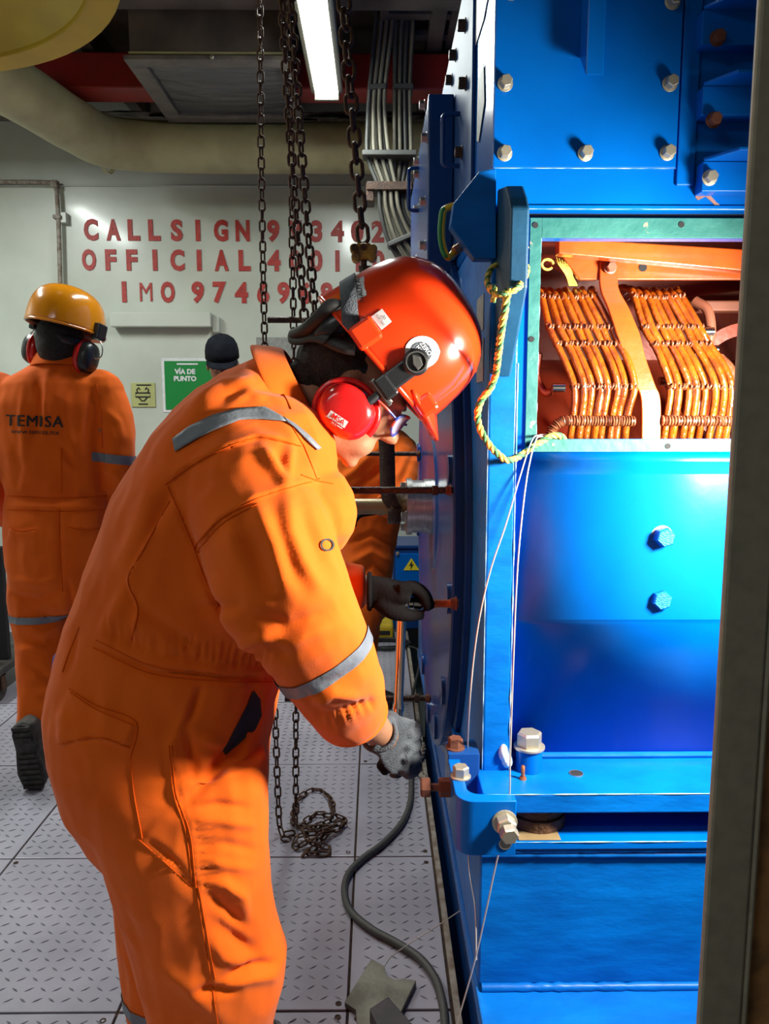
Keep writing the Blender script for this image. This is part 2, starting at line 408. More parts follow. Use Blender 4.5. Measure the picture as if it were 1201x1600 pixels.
wall_back = struct('wall_back', MB().box(-3.2, 3.0, 5.0, 5.1, -0.9, 3.25), WALL)
struct('wall_left', MB().box(-3.3, -3.2, -2.2, 5.1, -0.1, 3.25), WALL)
struct('wall_right', MB().box(3.0, 3.1, -2.2, 5.1, -0.9, 3.25), WALL)
struct('wall_front', MB().box(-3.2, 3.0, -2.3, -2.2, -0.9, 3.25), WALL)
ceiling = struct('ceiling', MB().box(-3.3, 3.1, -2.3, 5.1, 3.25, 3.35), CEIL)
for k, yy in enumerate((1.2, 2.4, 3.45)):
    MB().box(-3.2, 3.0, yy, yy + .09, 3.06, 3.25).build('ceiling_stiffener', CEIL, ceiling, bevel=.004)
for k, xx in enumerate((-2.2, -1.45, -.55, .25)):
    MB().box(xx, xx + .07, -2.2, 5.0, 3.12, 3.25).build('ceiling_stiffener', CEIL, ceiling, bevel=.004)
# weld lip of the upper wall strake
z = P(300, 291, 5.0).z
struct('trim_3', MB().box(-3.2, 0.6, 4.988, 5.0, z - .004, z + .004), WALL, bevel=.003)

# red raised identification lettering welded on the wall
ROWS = [(359, 'CALLSIGN9V3402', [142, 177, 209, 241, 276, 309, 345, 379, 427, 461, 495, 527, 558, 590], 3.0 / 460),
        (406, 'OFFICIAL400110', [139, 173, 206, 242, 277, 311, 346, 382, 428, 461, 494, 527, 559, 591], 2.0 / 460),
        (456, 'IMO9746968', [194, 228, 262, 309, 343, 377, 411, 443, 477, 510], 2.0 / 320)]
for (py, s, xs, sl) in ROWS:
    for ch, px in zip(s, xs):
        me = text_mesh(ch, 0.152, 0.0035, 0.0068 if ch not in 'M' else 0.0)
        zs = [v.co.z for v in me.vertices]; xv = [v.co.x for v in me.vertices]; yv = [v.co.y for v in me.vertices]
        me.transform(Matrix.Translation((-(max(xv) + min(xv)) / 2, -(max(yv) + min(yv)) / 2, 0)))
        w = max(xv) - min(xv)
        if ch == '1': pass
        me.transform(Matrix.Diagonal((min(1.0, .088 / max(w, .02)) if ch != 'M' else .8, 1.09, 1, 1)))
        c = P(px, py + (px - xs[0]) * sl, 4.997)
        place_mesh('painted_letter', me, frame(c, (1, 0, 0), (0, 0, 1)), RED, wall_back)

# conduit along the wall
z0 = P(40, 285, 4.95).z
cr = empty('conduit', P(92, 455, 4.95), 'thin grey steel conduit bending down the wall above the amber helmet', 'conduit')
MB().tube(curve_pts([(-3.1, 4.95, z0), (-2.6, 4.95, z0), P(70, 285, 4.95), P(86, 292, 4.95), P(90, 320, 4.95), P(93, 400, 4.95), P(97, 560, 4.95)], 6), .014, 10).build('pipe', ANGLE, cr, 60)
MB().obox(P(86, 288, 4.95), (.022, 0, 0), (0, .022, 0), (0, 0, .022)).build('elbow', ANGLE, cr, bevel=.008)
MB().obox(P(91, 340, 4.96), (.024, 0, 0), (0, .03, 0), (0, 0, .012)).build('clamp', ANGLE, cr, bevel=.004)
MB().obox(P(100, 341, 4.975), (.022, 0, 0), (0, .024, 0), (0, 0, .032)).build('clamp_bracket', WALL, cr, bevel=.004)

# shelf-like cover on the wall
a, b = P(178, 490, 5.0), P(334, 513, 5.0)
cv = empty('wall_cover', ((a.x + b.x) / 2, 5, b.z), 'long white metal cover strip on the wall under the lettering', 'cover')
MB().box(a.x, b.x, 4.91, 5.0, b.z, a.z).build('cover_body', WALL, cv, bevel=.008)
MB().box(b.x - .002, b.x + .045, 4.955, 5.0, b.z - .03, a.z - .02).build('end_cap', WALL, cv, bevel=.012)

# signs
def sign(name, x0, y0, x1, y1, m, label, edge=None, Y=4.992):
    a, b = P(x0, y0, Y), P(x1, y1, Y)
    r = empty(name, ((a.x + b.x) / 2, 5.0, b.z), label, 'sign')
    MB().box(a.x, b.x, Y, 4.9995, b.z, a.z).build('sign_plate', m, r, bevel=.002)
    if edge: MB().box(a.x - .018, b.x + .018, Y + .004, 4.9995, b.z - .018, a.z + .018).build('sign_backing', edge, r, bevel=.003)
    return r, a, b
r, a, b = sign('safety_sign', 256, 564, 345, 640, GREEN, 'green safety sign with white writing beside the man in the navy cap', WHITE)
def label_on(r, body, c, size, m, x=(1, 0, 0), y=(0, 0, 1), bold=0.0, name='lettering', space=1.0, ext=.0006):
    return place_mesh(name, text_mesh(body, size, ext, bold, space), frame(c, x, y), m, r)
MB().box(P(276, 569, 4.99).x, P(309, 569, 4.99).x, 4.9895, 4.992, P(276, 570, 4.99).z, P(276, 567.5, 4.99).z).build('printed_bar', WHITE, r)
for (t, px, py) in (('VÍA DE', 289, 581), ('PUNTO', 289, 592)):
    label_on(r, t, P(px, py, 4.9905), .042, WHITE, bold=.002)
SIGNY = mat('yellow_green_sign', (0.42, 0.43, 0.17), 0.5, col2=(0.36, 0.37, 0.14), scale=10)
r, a, b = sign('valve_sign', 204, 598, 243, 636, SIGNY, 'small yellow-green square sign with a valve symbol on the wall')
c = P(223, 617, 4.99); s = 1 / P(0, 0, 4.99).y; u = 4.99 / 1200
ln = MB()
def pl(pts, cl=False): ln.tube([(c.x + x * u, 4.9905, c.z + y * u) for x, y in pts], .0042, 6, closed=cl)
pl([(-11, 3), (11, 3), (11, -3), (-11, -3)], True); pl([(-7, -3), (-2, -9), (2, -9), (7, -3)])
pl([(-8, 3), (-9, 8), (-6, 11), (-4, 8)]); pl([(8, 3), (9, 8), (6, 11), (4, 8)])
pl([(-9, 15), (13, 15)]); pl([(-7, -14), (7, -14)])
ln.build('printed_symbol', INK, r)
r, a, b = sign('notice_plate', 400, 527, 470, 600, TAG, 'plain grey notice plate on the wall behind the hoist chains')

# ventilation duct crossing the wall
dr = [(0.5, 4.5, 2.81), (0.1, 4.5, 2.81), (-.4, 4.5, 2.81), (-1.0, 4.5, 2.81), PZ(175, 223, 2.81), PZ(110, 193, 2.81), PZ(45, 152, 2.81), PZ(-45, 98, 2.81), PZ(-160, 20, 2.81)]
d = empty('ventilation_duct', (-.4, 4.5, 2.68), 'cream insulated ventilation duct bending along the wall below the ceiling', 'duct')
MB().tube(curve_pts(dr, 8), .132, 28).build('duct_body', CREAM, d, 60)
for px in (165, 560):
    c = P(px, 228, 4.5); MB().lathe((c.x, 4.5, 2.81), (1, 0, 0), [(-.012, .131), (-.012, .136), (.012, .136), (.012, .131)], n=28, closed=True).build('duct_band', CREAM, d, 60)

# air handling box with a plastic-covered grille
vb = empty('air_vent_box', (-.78, 4.0, 2.9), 'dark hanging air vent box with plastic sheeting over its underside', 'vent')
MB().box(-1.09, -.40, 3.645, 4.36, 2.915, 3.25).build('vent_casing', CEIL, vb, bevel=.006)
fr = MB(); fr.box(-1.11, -.39, 3.62, 3.70, 2.895, 2.915); fr.box(-1.11, -.39, 4.29, 4.37, 2.895, 2.915); fr.box(-1.11, -1.03, 3.70, 4.29, 2.895, 2.915); fr.box(-.43, -.39, 3.70, 4.29, 2.895, 2.915)
FRM = mat('grey_vent_frame', (0.10, 0.09, 0.085), 0.5, col2=(0.16, 0.14, 0.12), scale=14)
fr.build('vent_frame', FRM, vb, bevel=.003)
rowsg = [[(-1.03 + .6 * i / 30, 3.70 + .59 * j / 24, 2.912 - .028 * math.sin(PI * i / 30) * math.sin(PI * j / 24) + .004 * noise.noise((i * .12, j * .9, 3))) for i in range(31)] for j in range(25)]
MB().grid(rowsg).build('plastic_sheet', PLASTIC, vb, 80)
MB().box(-1.09, -.40, 3.632, 3.645, 2.925, 2.933).build('edge_bead', CREAM, vb)
bolt('vent_screw', (-.72, 3.619, 2.905), (0, -1, 0), .016, STEEL, vb)

# red beam under the ceiling
rb = meta(MB().box(-3.1, 1.3, 4.02, 4.2, 2.93, 3.1).build('ceiling_beam', REDB, bevel=.01), 'dark red beam across the ceiling behind the vent box', 'beam')
# crumpled foil lagging above the duct
rg = []
for j in range(13):
    row = []
    for i in range(121):
        x = -2.2 + 2.9 * i / 120; n = noise.noise((x * 9, j * .8, 1)) * .05 + noise.noise((x * 23, j * 1.7, 5)) * .025
        row.append((x, 4.45 + .26 * j / 12 + n, 2.975 + .05 * j / 12 + n * .3 + .01 * math.sin(j)))
    rg.append(row)
meta(MB().grid(rg).build('foil_lagging', FOIL, None, 40, thick=.004), 'crumpled dark foil lagging packed above the cream duct', 'lagging')

# fluorescent fixture
fx = empty('fluorescent_lamp', (-.23, 3.4, 2.83), 'lit white fluorescent ceiling lamp between the hanging chains', 'lamp')
LAMPH = mat('lamp_housing', (0.2, 0.19, 0.15), 0.5)
h = MB(); h.prism([(-.30, 0, 2.93), (-.305, 0, 2.85), (-.285, 0, 2.835), (-.175, 0, 2.835), (-.155, 0, 2.85), (-.16, 0, 2.93)], (0, 1.3, 0)); h.v = [(x, y + 2.55, z) for x, y, z in h.v]
h.build('lamp_housing', LAMPH, fx, bevel=.004)
h = MB(); h.prism([(-.283 + .106 * (1 - math.cos(PI * k / 10)) / 2, 0, 2.834 - .03 * math.sin(PI * k / 10)) for k in range(11)], (0, 1.24, 0)); h.v = [(x, y + 2.57, z) for x, y, z in h.v]
h.build('lamp_diffuser', TUBE, fx, 50)
for yy in (2.56, 3.81): MB().box(-.287, -.173, yy, yy + .02, 2.802, 2.84).build('lamp_end_cap', LAMPH, fx, bevel=.004)
for yy in (2.8, 3.6): MB().tube([(-.23, yy, 2.92), (-.23, yy, 3.25)], .008, 8).build('hanger_rod', ROD, fx)

# yellow overhead bell mouth
ym = empty('yellow_cowl', (-1.34, 1.78, 2.4), 'big round yellow cowl hanging from the ceiling, cut by the photo edge', 'cowl')
MB().lathe((-1.34, 1.78, 2.4), (0, 0, 1), [(0.0, .69), (-.004, .765), (.012, .77), (.03, .75), (.06, .69), (.2, .66), (.85, .66), (.85, .65), (.06, .68)], n=72, closed=True).build('cowl_rim', YEL, ym, 40)
MB().lathe((-1.34, 1.78, 2.4), (0, 0, 1), [(-.002, .692), (.02, .685), (.10, .585), (.16, .575), (.5, .575), (.5, .58), (.16, .58), (.03, .69)], n=72, closed=True).build('cowl_throat', YEL, ym, 40)
MB().lathe((-1.34, 1.78, 2.62), (0, 0, 1), [(0, .01), (0, .58)], n=48).build('cowl_screen', VOID, ym)
MB().box(-1.36, -1.32, 1.76, 1.80, 2.61, 3.25).build('support_rod', ROD, ym)

# cables sweeping down beside the generator
cb = empty('cable_bundle', (.1, 3.9, 1.9), 'thick bundle of grey cables sweeping down beside the generator', 'cable')
rr = random.Random(5)
def pathA(o):   # left bundle
    return [P(592 + o * 26, -30, 3.75), P(586 + o * 26, 40, 3.8), P(577 + o * 24, 140, 3.85), P(574 + o * 28, 190, 3.9), P(574 + o * 34, 245, 3.9), P(590 + o * 28, 290, 3.9), P(594 + o * 30, 330, 3.92), P(608 + o * 40, 380, 3.95), P(640 + o * 44, 425, 4.0), P(700 + o * 40, 470, 4.05)]
def pathB(o):
    return [P(622 + o * 28, -30, 3.8), P(617 + o * 28, 40, 3.85), P(616 + o * 24, 140, 3.9), P(616 + o * 26, 245, 3.95), P(615 + o * 20, 290, 3.95), P(620 + o * 16, 330, 3.97), P(632 + o * 24, 360, 4.0), P(660 + o * 34, 400, 4.05), P(720 + o * 30, 430, 4.1)]
for k in range(7):
    for path, n in ((pathA, 7), (pathB, 7)):
        o = k / (n - 1)
        pts = [p + V((0, (k % 2) * .03 + rr.uniform(-.006, .006), 0)) for p in path(o)]
        MB().tube(curve_pts(pts, 6), .0095, 8).build('cable', CABLEL if (k + (path is pathB)) % 5 else CABLE, cb, 70)
def tie(px0, py0, px1, py1, Y, t=.011):
    a, b = P(px0, py0, Y), P(px1, py1, Y); c = (a + b) / 2; d = (b - a) / 2
    w = V((0, 1, 0)); MB().obox(c, d, w * .05, d.normalized().cross(w) * t).build('cable_tie', CABLE, cb, bevel=.004)
tie(575, 141, 603, 140, 3.88); tie(613, 140, 645, 140, 3.92); tie(566, 243, 650, 243, 3.9, .012); tie(606, 385, 654, 364, 3.97)
MB().obox((P(608, 296, 3.95)), (.11, 0, 0), (0, .07, 0), (0, 0, .02)).build('cable_clamp', ROD, cb, bevel=.004)
for px in (578, 650): MB().obox(P(px, 305, 3.95), (.02, 0, 0), (0, .06, 0), (0, 0, .045)).build('clamp_post', ROD, cb, bevel=.006)
tr = MB(); tr.box(.02, .06, 3.7, 4.3, 3.14, 3.22); tr.box(.34, .38, 3.7, 4.3, 3.14, 3.22)
for k in range(3): tr.box(.059, .341, 3.74 + .2 * k, 3.79 + .2 * k, 3.14, 3.17)
meta(tr.build('cable_tray', CEIL, None, bevel=.004), 'dark steel cable tray on the ceiling above the bundle', 'tray')

# blue electrical cabinet by the back wall
ca, cb_ = P(613, 857, 4.62), P(700, 995, 4.62)
ec = empty('electrical_cabinet', (.3, 4.75, 0), 'small blue electrical cabinet with a yellow warning triangle', 'cabinet')
MB().box(ca.x, .55, 4.62, 4.95, .02, ca.z).build('cabinet_body', BLUED, ec, bevel=.008)
MB().box(ca.x - .01, .56, 4.61, 4.96, ca.z, ca.z + .02).build('cabinet_top', BLUED, ec, bevel=.004)
MB().box(ca.x + .02, .52, 4.612, 4.622, .24, ca.z - .03).build('cabinet_door', BLUE, ec, bevel=.004)
a, b, c = P(630, 891, 4.608), P(655, 891, 4.608), P(642.5, 872, 4.608)
w = MB().prism([a, b, c], (0, .003, 0)).build('warning_triangle', mat('warning_yellow', (.75, .62, .02), .5), ec)
MB().prism([P(643.5, 876, 4.606), P(639, 884, 4.606), P(642, 884, 4.606), P(640.5, 890, 4.606), P(646, 882, 4.606), P(643, 882, 4.606)], (0, .002, 0)).build('lightning_symbol', INK, w)
bolt('cabinet_screw', P(621, 865, 4.611), (0, -1, 0), .02, STEEL, ec)

# yellow hand lamp with coiled cable on the floor
yl = empty('yellow_junction_box', PZ(598, 990, 0), 'yellow portable junction box on the floor by the far cabinet', 'junction box')
a, b = P(578, 964, 4.5), P(614, 988, 4.5)
MB().box(a.x, b.x, 4.42, 4.62, .012, .105).build('box_body', YEL, yl, bevel=.018)
MB().box(a.x + .02, b.x - .02, 4.415, 4.42, .045, .07).build('box_label', INK, yl)
for k in (-1, 1): MB().box((a.x + b.x) / 2 + k * .05 - .012, (a.x + b.x) / 2 + k * .05 + .012, 4.45, 4.5, 0, .014).build('foot', BLACK, yl)
pts = [V((.06 + .13 * math.cos(t) * (1 + .1 * math.sin(3 * t)), 4.33 + .09 * math.sin(t), .008 + .006 * (t / 6))) for t in np.linspace(0, 17, 90)]
meta(MB().tube(pts + curve_pts([pts[-1], V((.2, 4.3, .008)), V((.24, 4.1, .008)), V((.165, 3.5, .01))], 6)[1:], .007, 7).build('coiled_cable', BLACK, None, 70), 'black cable coiled on the floor below the yellow box', 'cable')

# dark trolley at the left edge
tl = empty('trolley', PZ(15, 1090, 0), 'dark steel trolley with a grimy caster at the left photo edge', 'trolley')
GRIME = mat('grimy_trolley', (0.03, 0.028, 0.026), 0.6, col2=(0.06, 0.052, 0.045), scale=20, bump=0.3, bscale=60)
MB().box(-2.55, -1.76, 3.45, 4.1, .13, .165).build('deck', GRIME, tl, bevel=.006)
MB().box(-2.5, -1.79, 3.62, 3.66, .166, .72).build('side_panel', VOID, tl, bevel=.004)
for x in (-2.53, -1.815): MB().tube(curve_pts([(x, 3.55, .16), (x, 3.55, .7), (x, 3.6, .95), (x, 3.75, 1.0)], 5), .018, 10).build('upright', GRIME, tl, 60)
MB().tube([(-2.53, 3.75, 1.0), (-1.815, 3.75, 1.0)], .016, 10).build('handle_bar', GRIME, tl, 60)
for x in (-2.45, -1.80):
    for y in (3.52, 4.0):
        c = MB(); c.lathe((x - .022, y, .062), (1, 0, 0), [(0, .02), (0, .054), (.006, .061), (.038, .061), (.044, .054), (.044, .02)], n=24)
        w = c.build('caster_wheel', GRIME, tl, 40)
        MB().lathe((x - .026, y, .062), (1, 0, 0), [(0, .004), (0, .018), (.052, .018), (.052, .004)], n=14).build('hub', RUST, w, 40)
        f = MB(); f.box(x - .034, x - .027, y - .02, y + .02, .05, .13); f.box(x + .027, x + .034, y - .02, y + .02, .05, .13); f.box(x - .034, x + .034, y - .03, y + .03, .12, .13)
        f.build('caster_fork', RUST, tl, bevel=.002)

# foreground post
fp = empty('steel_post', (.35, .68, -.85), 'grey-brown painted steel post in the near right foreground', 'post')
a, b = P(1187, 0, .65), P(1087, 1600, .65)
X0 = .302
MB().box(X0, X0 + .040, .648, .657, -.85, 2.6).build('post_web', POST, fp, bevel=.003)
MB().box(X0 + .0405, X0 + .17, .6585, .668, -.85, 2.6).build('post_flange', POSTB, fp, bevel=.002)
MB().box(X0 + .0402, X0 + .046, .648, .658, -.85, 2.6).build('post_lip', POST, fp, bevel=.003)
# ================================================================ the blue generator
G = empty('generator', (.9, 2.3, -.85), 'big blue generator with an open hatch showing its orange windings', 'generator')
def g(mb, name, m, parent=None, **k): return mb.build(name, m, parent or G, **k)
XF = 1.60
zs = P(900, 331, 1.38).z                       # seam between the upper and lower housing
ep = g(MB().box(.197, .247, 1.36, 3.3, .60, zs - .004), 'end_plate', BLUE2, bevel=.004)
g(MB().box(.250, XF, 1.96, 3.28, .70, zs - .004), 'rear_housing', BLUE)
g(MB().box(XF - .03, XF, 1.40, 1.955, .70, zs - .004), 'end_plate', BLUE)
# round end cover with bosses, on the drive side
CY_, CZ_ = 2.26, 1.085
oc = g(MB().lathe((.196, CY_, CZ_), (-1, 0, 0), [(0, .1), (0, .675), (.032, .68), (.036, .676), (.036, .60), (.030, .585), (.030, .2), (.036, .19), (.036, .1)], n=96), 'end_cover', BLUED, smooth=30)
g(MB().lathe((.1965, CY_, CZ_), (-1, 0, 0), [(0, .68), (0, .705), (.012, .705), (.014, .68)], n=96, closed=True), 'cover_ring', BLUED, smooth=30)
hubm = g(MB().lathe((.162, CY_, CZ_), (-1, 0, 0), [(0, .02), (0, .082), (.022, .082), (.022, .078), (.058, .078), (.058, .084), (.074, .084), (.074, .03)], n=40), 'shaft_hub', SHAFTM, smooth=30)
g(MB().lathe((.09, CY_, CZ_), (-1, 0, 0), [(0, .02), (0, .036), (.018, .038), (.02, .043), (.05, .045), (.052, .028), (.056, .0235), (.42, .0235), (.425, .018)], n=28), 'shaft', BRONZE, smooth=35)
for k in range(6):
    a = PI / 3 * k + .3
    bolt('hub_bolt', (.086, CY_ + .062 * math.cos(a), CZ_ + .062 * math.sin(a)), (-1, 0, 0), .022, STEEL, hubm)
STUDS = [(710, 765, 'near'), (716, 942, 'near'), (672, 1090, 'far'), (656, 708, 'far'), (668, 490, 'far')]
for k in range(14):
    a = 2 * PI * k / 14 + .2
    g(MB().lathe((.1605, CY_ + .63 * math.cos(a), CZ_ + .63 * math.sin(a)), (-1, 0, 0), [(0, .004), (0, .034), (.008, .034), (.009, .03), (.009, .004)], n=20), 'cover_boss', BLUED, oc, smooth=30)

# --- lower front: bent side panel below the hatch
def zof(py, Y, px=950): return P(px, py, Y).z
prof = [(1.400, zof(706, 1.40)), (1.398, zof(722, 1.40)), (1.386, zof(742, 1.386)), (1.372, zof(966, 1.372)), (1.378, zof(974, 1.378)), (1.418, .70)]
prof_top = prof[1][1]
rowsp = [[(x, y, z) for y, z in prof] for x in (.247, .6, 1.0, XF)]
g(MB().grid(rowsp), 'side_panel', BLUE, thick=-.006, smooth=20)
for (px, py) in ((1033, 838), (1028, 935)):
    bolt('panel_bolt', P(px, py, 1.378), (0, -1, .05), .036, BLUE2, G, spin=.3)
    g(MB().lathe(P(px, py, 1.3775), (0, -1, 0), [(0, .004), (0, .0205), (.003, .0205), (.003, .004)], n=20), 'washer', ZINC, smooth=30)
    c = P(px + 31, py + 1, 1.377); g(MB().lathe(c, (0, -1, 0), [(0, .0005), (0, .004), (.0012, .004), (.0012, .0005)], n=10), 'screw_hole', VOID)
# --- hatch surround
zt, zb = zof(372, 1.40), zof(686, 1.40)
xl, xr = P(842, 500, 1.40).x, 1.02
fr = MB(); fr.box(.247, xl, 1.402, 1.43, prof[0][1], zs - .004); fr.box(xl, XF - .03, 1.402, 1.43, zt, zs - .004)
fr.box(xl, XF - .03, 1.402, 1.43, prof[0][1], zb); fr.box(xr, XF - .03, 1.402, 1.43, zb, zt)
hs = g(fr, 'hatch_surround', BLUE, bevel=.002)
gl, gt, gb = P(824, 500, 1.40).x, zof(341, 1.40), zof(711, 1.40)
ga = MB(); ga.box(gl, xl, 1.397, 1.4018, gb, gt); ga.box(xl, xr, 1.397, 1.4018, zt, gt); ga.box(xl, xr, 1.397, 1.4018, gb, zb); ga.box(xr, xr + .03, 1.397, 1.4018, gb, gt)
g(ga, 'hatch_gasket', TEAL, bevel=.0008)
for (px, py) in ((836, 352), (1064, 351), (830, 530), (826, 696), (1043, 697)):
    c = P(px, py, 1.397); g(MB().lathe(c, (0, -1, 0), [(0, .0005), (0, .0052), (.0012, .0052), (.0012, .0005)], n=12), 'gasket_hole', VOID)
# --- cavity behind the hatch
cv = MB(); y0, y1, z0, z1 = 1.431, 1.95, .95, zs - .01; x0, x1 = .25, XF - .04
cv.add([(x0, y1, z0), (x1, y1, z0), (x1, y1, z1), (x0, y1, z1)], [(0, 1, 2, 3)])
cv.add([(x0, y0, z0), (x0, y1, z0), (x0, y1, z1), (x0, y0, z1)], [(0, 1, 2, 3)])
cv.add([(x1, y0, z0), (x1, y1, z0), (x1, y1, z1), (x1, y0, z1)], [(0, 1, 2, 3)])
cv.add([(x0, y0, z0), (x1, y0, z0), (x1, y1, z0), (x0, y1, z0)], [(0, 1, 2, 3)])
cv.add([(x0, y0, z1), (x1, y0, z1), (x1, y1, z1), (x0, y1, z1)], [(0, 1, 2, 3)])
g(cv, 'casing_interior', REDOX)
g(MB().lathe((.26, 1.95, 1.12), (1, 0, 0), [(0, .30), (0, .36), (.16, .36), (.16, .30)], n=48, closed=True), 'stator_core', REDOX, smooth=30)
# winding overhang: two groups of coil bars with lashings
wind = g(MB().lathe((.30, 2.02, 1.10), (1, 0, 0), [(0, .28), (0, .40), (.62, .40), (.62, .28)], n=40, closed=True), 'winding_core', REDOX, smooth=30)
BP = [(0, 462, 1.555), (1, 511, 1.525), (2, 537, 1.515), (3, 570, 1.502), (4, 604, 1.495), (5, 645, 1.50), (6, 700, 1.512)]
GRP = [[(846, 82), (858, 97), (870, 96), (885, 97), (897, 93), (896, 84), (888, 86)], [(990, 75), (1006, 88), (1022, 84), (1036, 94), (1047, 96), (1043, 97), (1034, 96)]]
rb = random.Random(11)
for gi, grp in enumerate(GRP):
    for i in range(8):
        t = (i + rb.uniform(-.12, .12)) / 7
        pts = [P(grp[k][0] + grp[k][1] * t, py + rb.uniform(-2, 2) + (4 * math.sin(t * PI) if k == 0 else 0), Y + .004 * rb.uniform(-1, 1)) for k, py, Y in BP]
        back = [pts[0] + V((-.02 + .05 * t, .12, .015)), pts[0] + V((-.012 + .02 * t, .05, .022)), pts[0] + V((-.004, .016, .012))]
        MB().tube(curve_pts(back + pts, 5), .0071 + rb.uniform(-.0004, .0004), 8).build('coil_bar', VARN, wind, smooth=60)
    # lashing cords weaving round each row of bars
    for (k, amp) in ((0, .009), (1, .0095), (2, .0095), (4, .0105)):
        pts = []
        n = 8 * 14
        for j in range(n + 1):
            t = -0.05 + 1.1 * j / n
            c = P(grp[k][0] + grp[k][1] * t, BP[k][1] + (4 * math.sin(t * PI) if k == 0 else 0), BP[k][2])
            ph = 2 * PI * 8 * t * 2
            pts.append(c + V((.002 * math.sin(ph * .7), -math.cos(ph) * amp, math.sin(ph * 1.0) * amp * .55)))
        MB().tube(pts, .0021, 5).build('lashing', LASH, wind, smooth=70)
    # thick ribbed binding across the bars
    a0, a1 = P(grp[5][0] - 10, 657, 1.492), P(grp[5][0] + grp[5][1] + 12, 658, 1.492)
    base = [a0 + (a1 - a0) * j / 26 for j in range(27)]
    if gi == 0: base = curve_pts([P(856, 690, 1.488), P(862, 672, 1.488), P(874, 660, 1.489), P(886, 657, 1.49)], 5)[:-1] + base
    mb = MB()
    for p, q in zip(base[:-1], base[1:]):
        d = (q - p); tt = d.normalized(); jit = V((rb.uniform(-.3, .3), rb.uniform(-.2, .2), rb.uniform(-.2, .2)))
        mb.lathe(p, tt + jit * .5, [(-.0006, .006), (.0008, .0098 + rb.uniform(0, .0012)), (d.length * .6, .0102 + rb.uniform(-.0008, .0012)), (d.length * 1.02, .006)], n=12)
    mb.build('winding_binding', LASH, wind, smooth=60)
# red lagged crossover leads to the right, capped ends
for (pts, r, m) in [([(1085, 470, 1.58), (1105, 485, 1.56), (1110, 520, 1.55), (1102, 545, 1.55)], .010, PINK), ([(1122, 560, 1.55), (1140, 580, 1.53), (1150, 620, 1.52), (1150, 690, 1.52)], .012, LASH), ([(842, 552, 1.55), (838, 585, 1.56), (850, 612, 1.55), (862, 612, 1.54)], .008, REDOX)]:
    MB().tube(curve_pts([P(*q) for q in pts], 6), r, 10).build('crossover_lead', m, wind, smooth=60)
for (px, py, Y, dx) in ((872, 606, 1.50, .024), (1106, 518, 1.535, .02), (1112, 546, 1.53, .02), (1036, 595, 1.53, .016)):
    c = P(px, py, Y); MB().lathe(c - V((dx / 2, 0, 0)), (1, 0, 0), [(0, .003), (0, .0085), (dx, .0085), (dx, .003)], n=16).build('metal_ferrule', CHROME, wind, smooth=30)
# orange strap between the groups
st = [(952, 405, 1.535, 14), (952, 448, 1.53, 14), (966, 480, 1.52, 16), (981, 520, 1.508, 18), (993, 560, 1.50, 16), (1008, 600, 1.492, 15), (1017, 628, 1.49, 15), (1017, 705, 1.495, 15)]
L_, R_ = [], []
cs = curve_pts([P(px, py, Y) for px, py, Y, w in st], 5); ws = np.interp(np.linspace(0, len(st) - 1, len(cs)), range(len(st)), [w for *_, w in st]) * 1.5 / 1200
g(MB().grid([[c - V((w, 0, 0)) for c, w in zip(cs, ws)], [c + V((w, 0, 0)) for c, w in zip(cs, ws)]]), 'winding_strap', ORPAINT, wind, thick=.009, bevel=.002)
bolt('strap_bolt', P(953, 418, 1.527), (0, -1, 0), .02, PINK, G)
# orange beam and bracket under the hatch top
q = [P(873, 372, 1.47), P(1300, 398, 1.50), P(1300, 436, 1.50), P(873, 396, 1.47)]
g(MB().prism(q, (0, .03, .0)), 'brace_beam', ORPAINT, bevel=.002)
g(MB().prism([P(880, 402, 1.54), P(1250, 402, 1.54), P(1250, 437, 1.54), P(905, 437, 1.54)], (0, .012, 0)), 'bracket_plate', ORPAINT, bevel=.002)
g(MB().lathe(P(1004, 418, 1.5395), (0, -1, 0), [(0, .0005), (0, .008), (.001, .008), (.001, .0005)], n=14), 'bracket_hole', VOID)
g(MB().prism([P(850, 404, 1.56), P(928, 402, 1.56), P(925, 432, 1.56), P(890, 432, 1.56)], (0, .02, 0)), 'bracket_plate', PINK, bevel=.003)
for (x, y) in ((892, 402), (922, 404)): bolt('bracket_bolt', P(x, y, 1.55), (0, 0, -1), .013, STEEL, G)
g(MB().prism([P(1030, 470, 1.75), P(1260, 440, 1.75), P(1260, 462, 1.75), P(1030, 490, 1.75)], (0, .05, 0)), 'bus_bar', PINK, bevel=.003)
g(MB().box(P(1092, 480, 1.62).x, 1.2, 1.62, 1.66, P(1092, 486, 1.62).z, P(1092, 469, 1.62).z), 'bus_bar', PINK, bevel=.004)
g(MB().lathe((P(1165, 600, 1.6).x, 1.60, P(1165, 600, 1.6).z), (0, 1, 0), [(0, .10), (0, .125), (.05, .125), (.05, .10)], n=40, closed=True), 'support_ring', REDOX, smooth=30)
# thin yellow control wires in the upper left of the hatch
for k in range(7):
    MB().tube(curve_pts([P(868 + 4 * k, 402, 1.56), P(872 + 3.4 * k, 412, 1.545), P(884 + 1.6 * k, 430, 1.55), P(889 + 2 * k, 446, 1.58)], 5), .0016, 5).build('control_wire', ROPE, wind, smooth=70)
MB().tube(curve_pts([P(846 + 9 * (1 + math.cos(t)), 413 - 8 * math.sin(t), 1.54) for t in np.linspace(0, 5.6, 9)], 4), .0028, 6).build('control_wire', ROPE, wind, smooth=70)

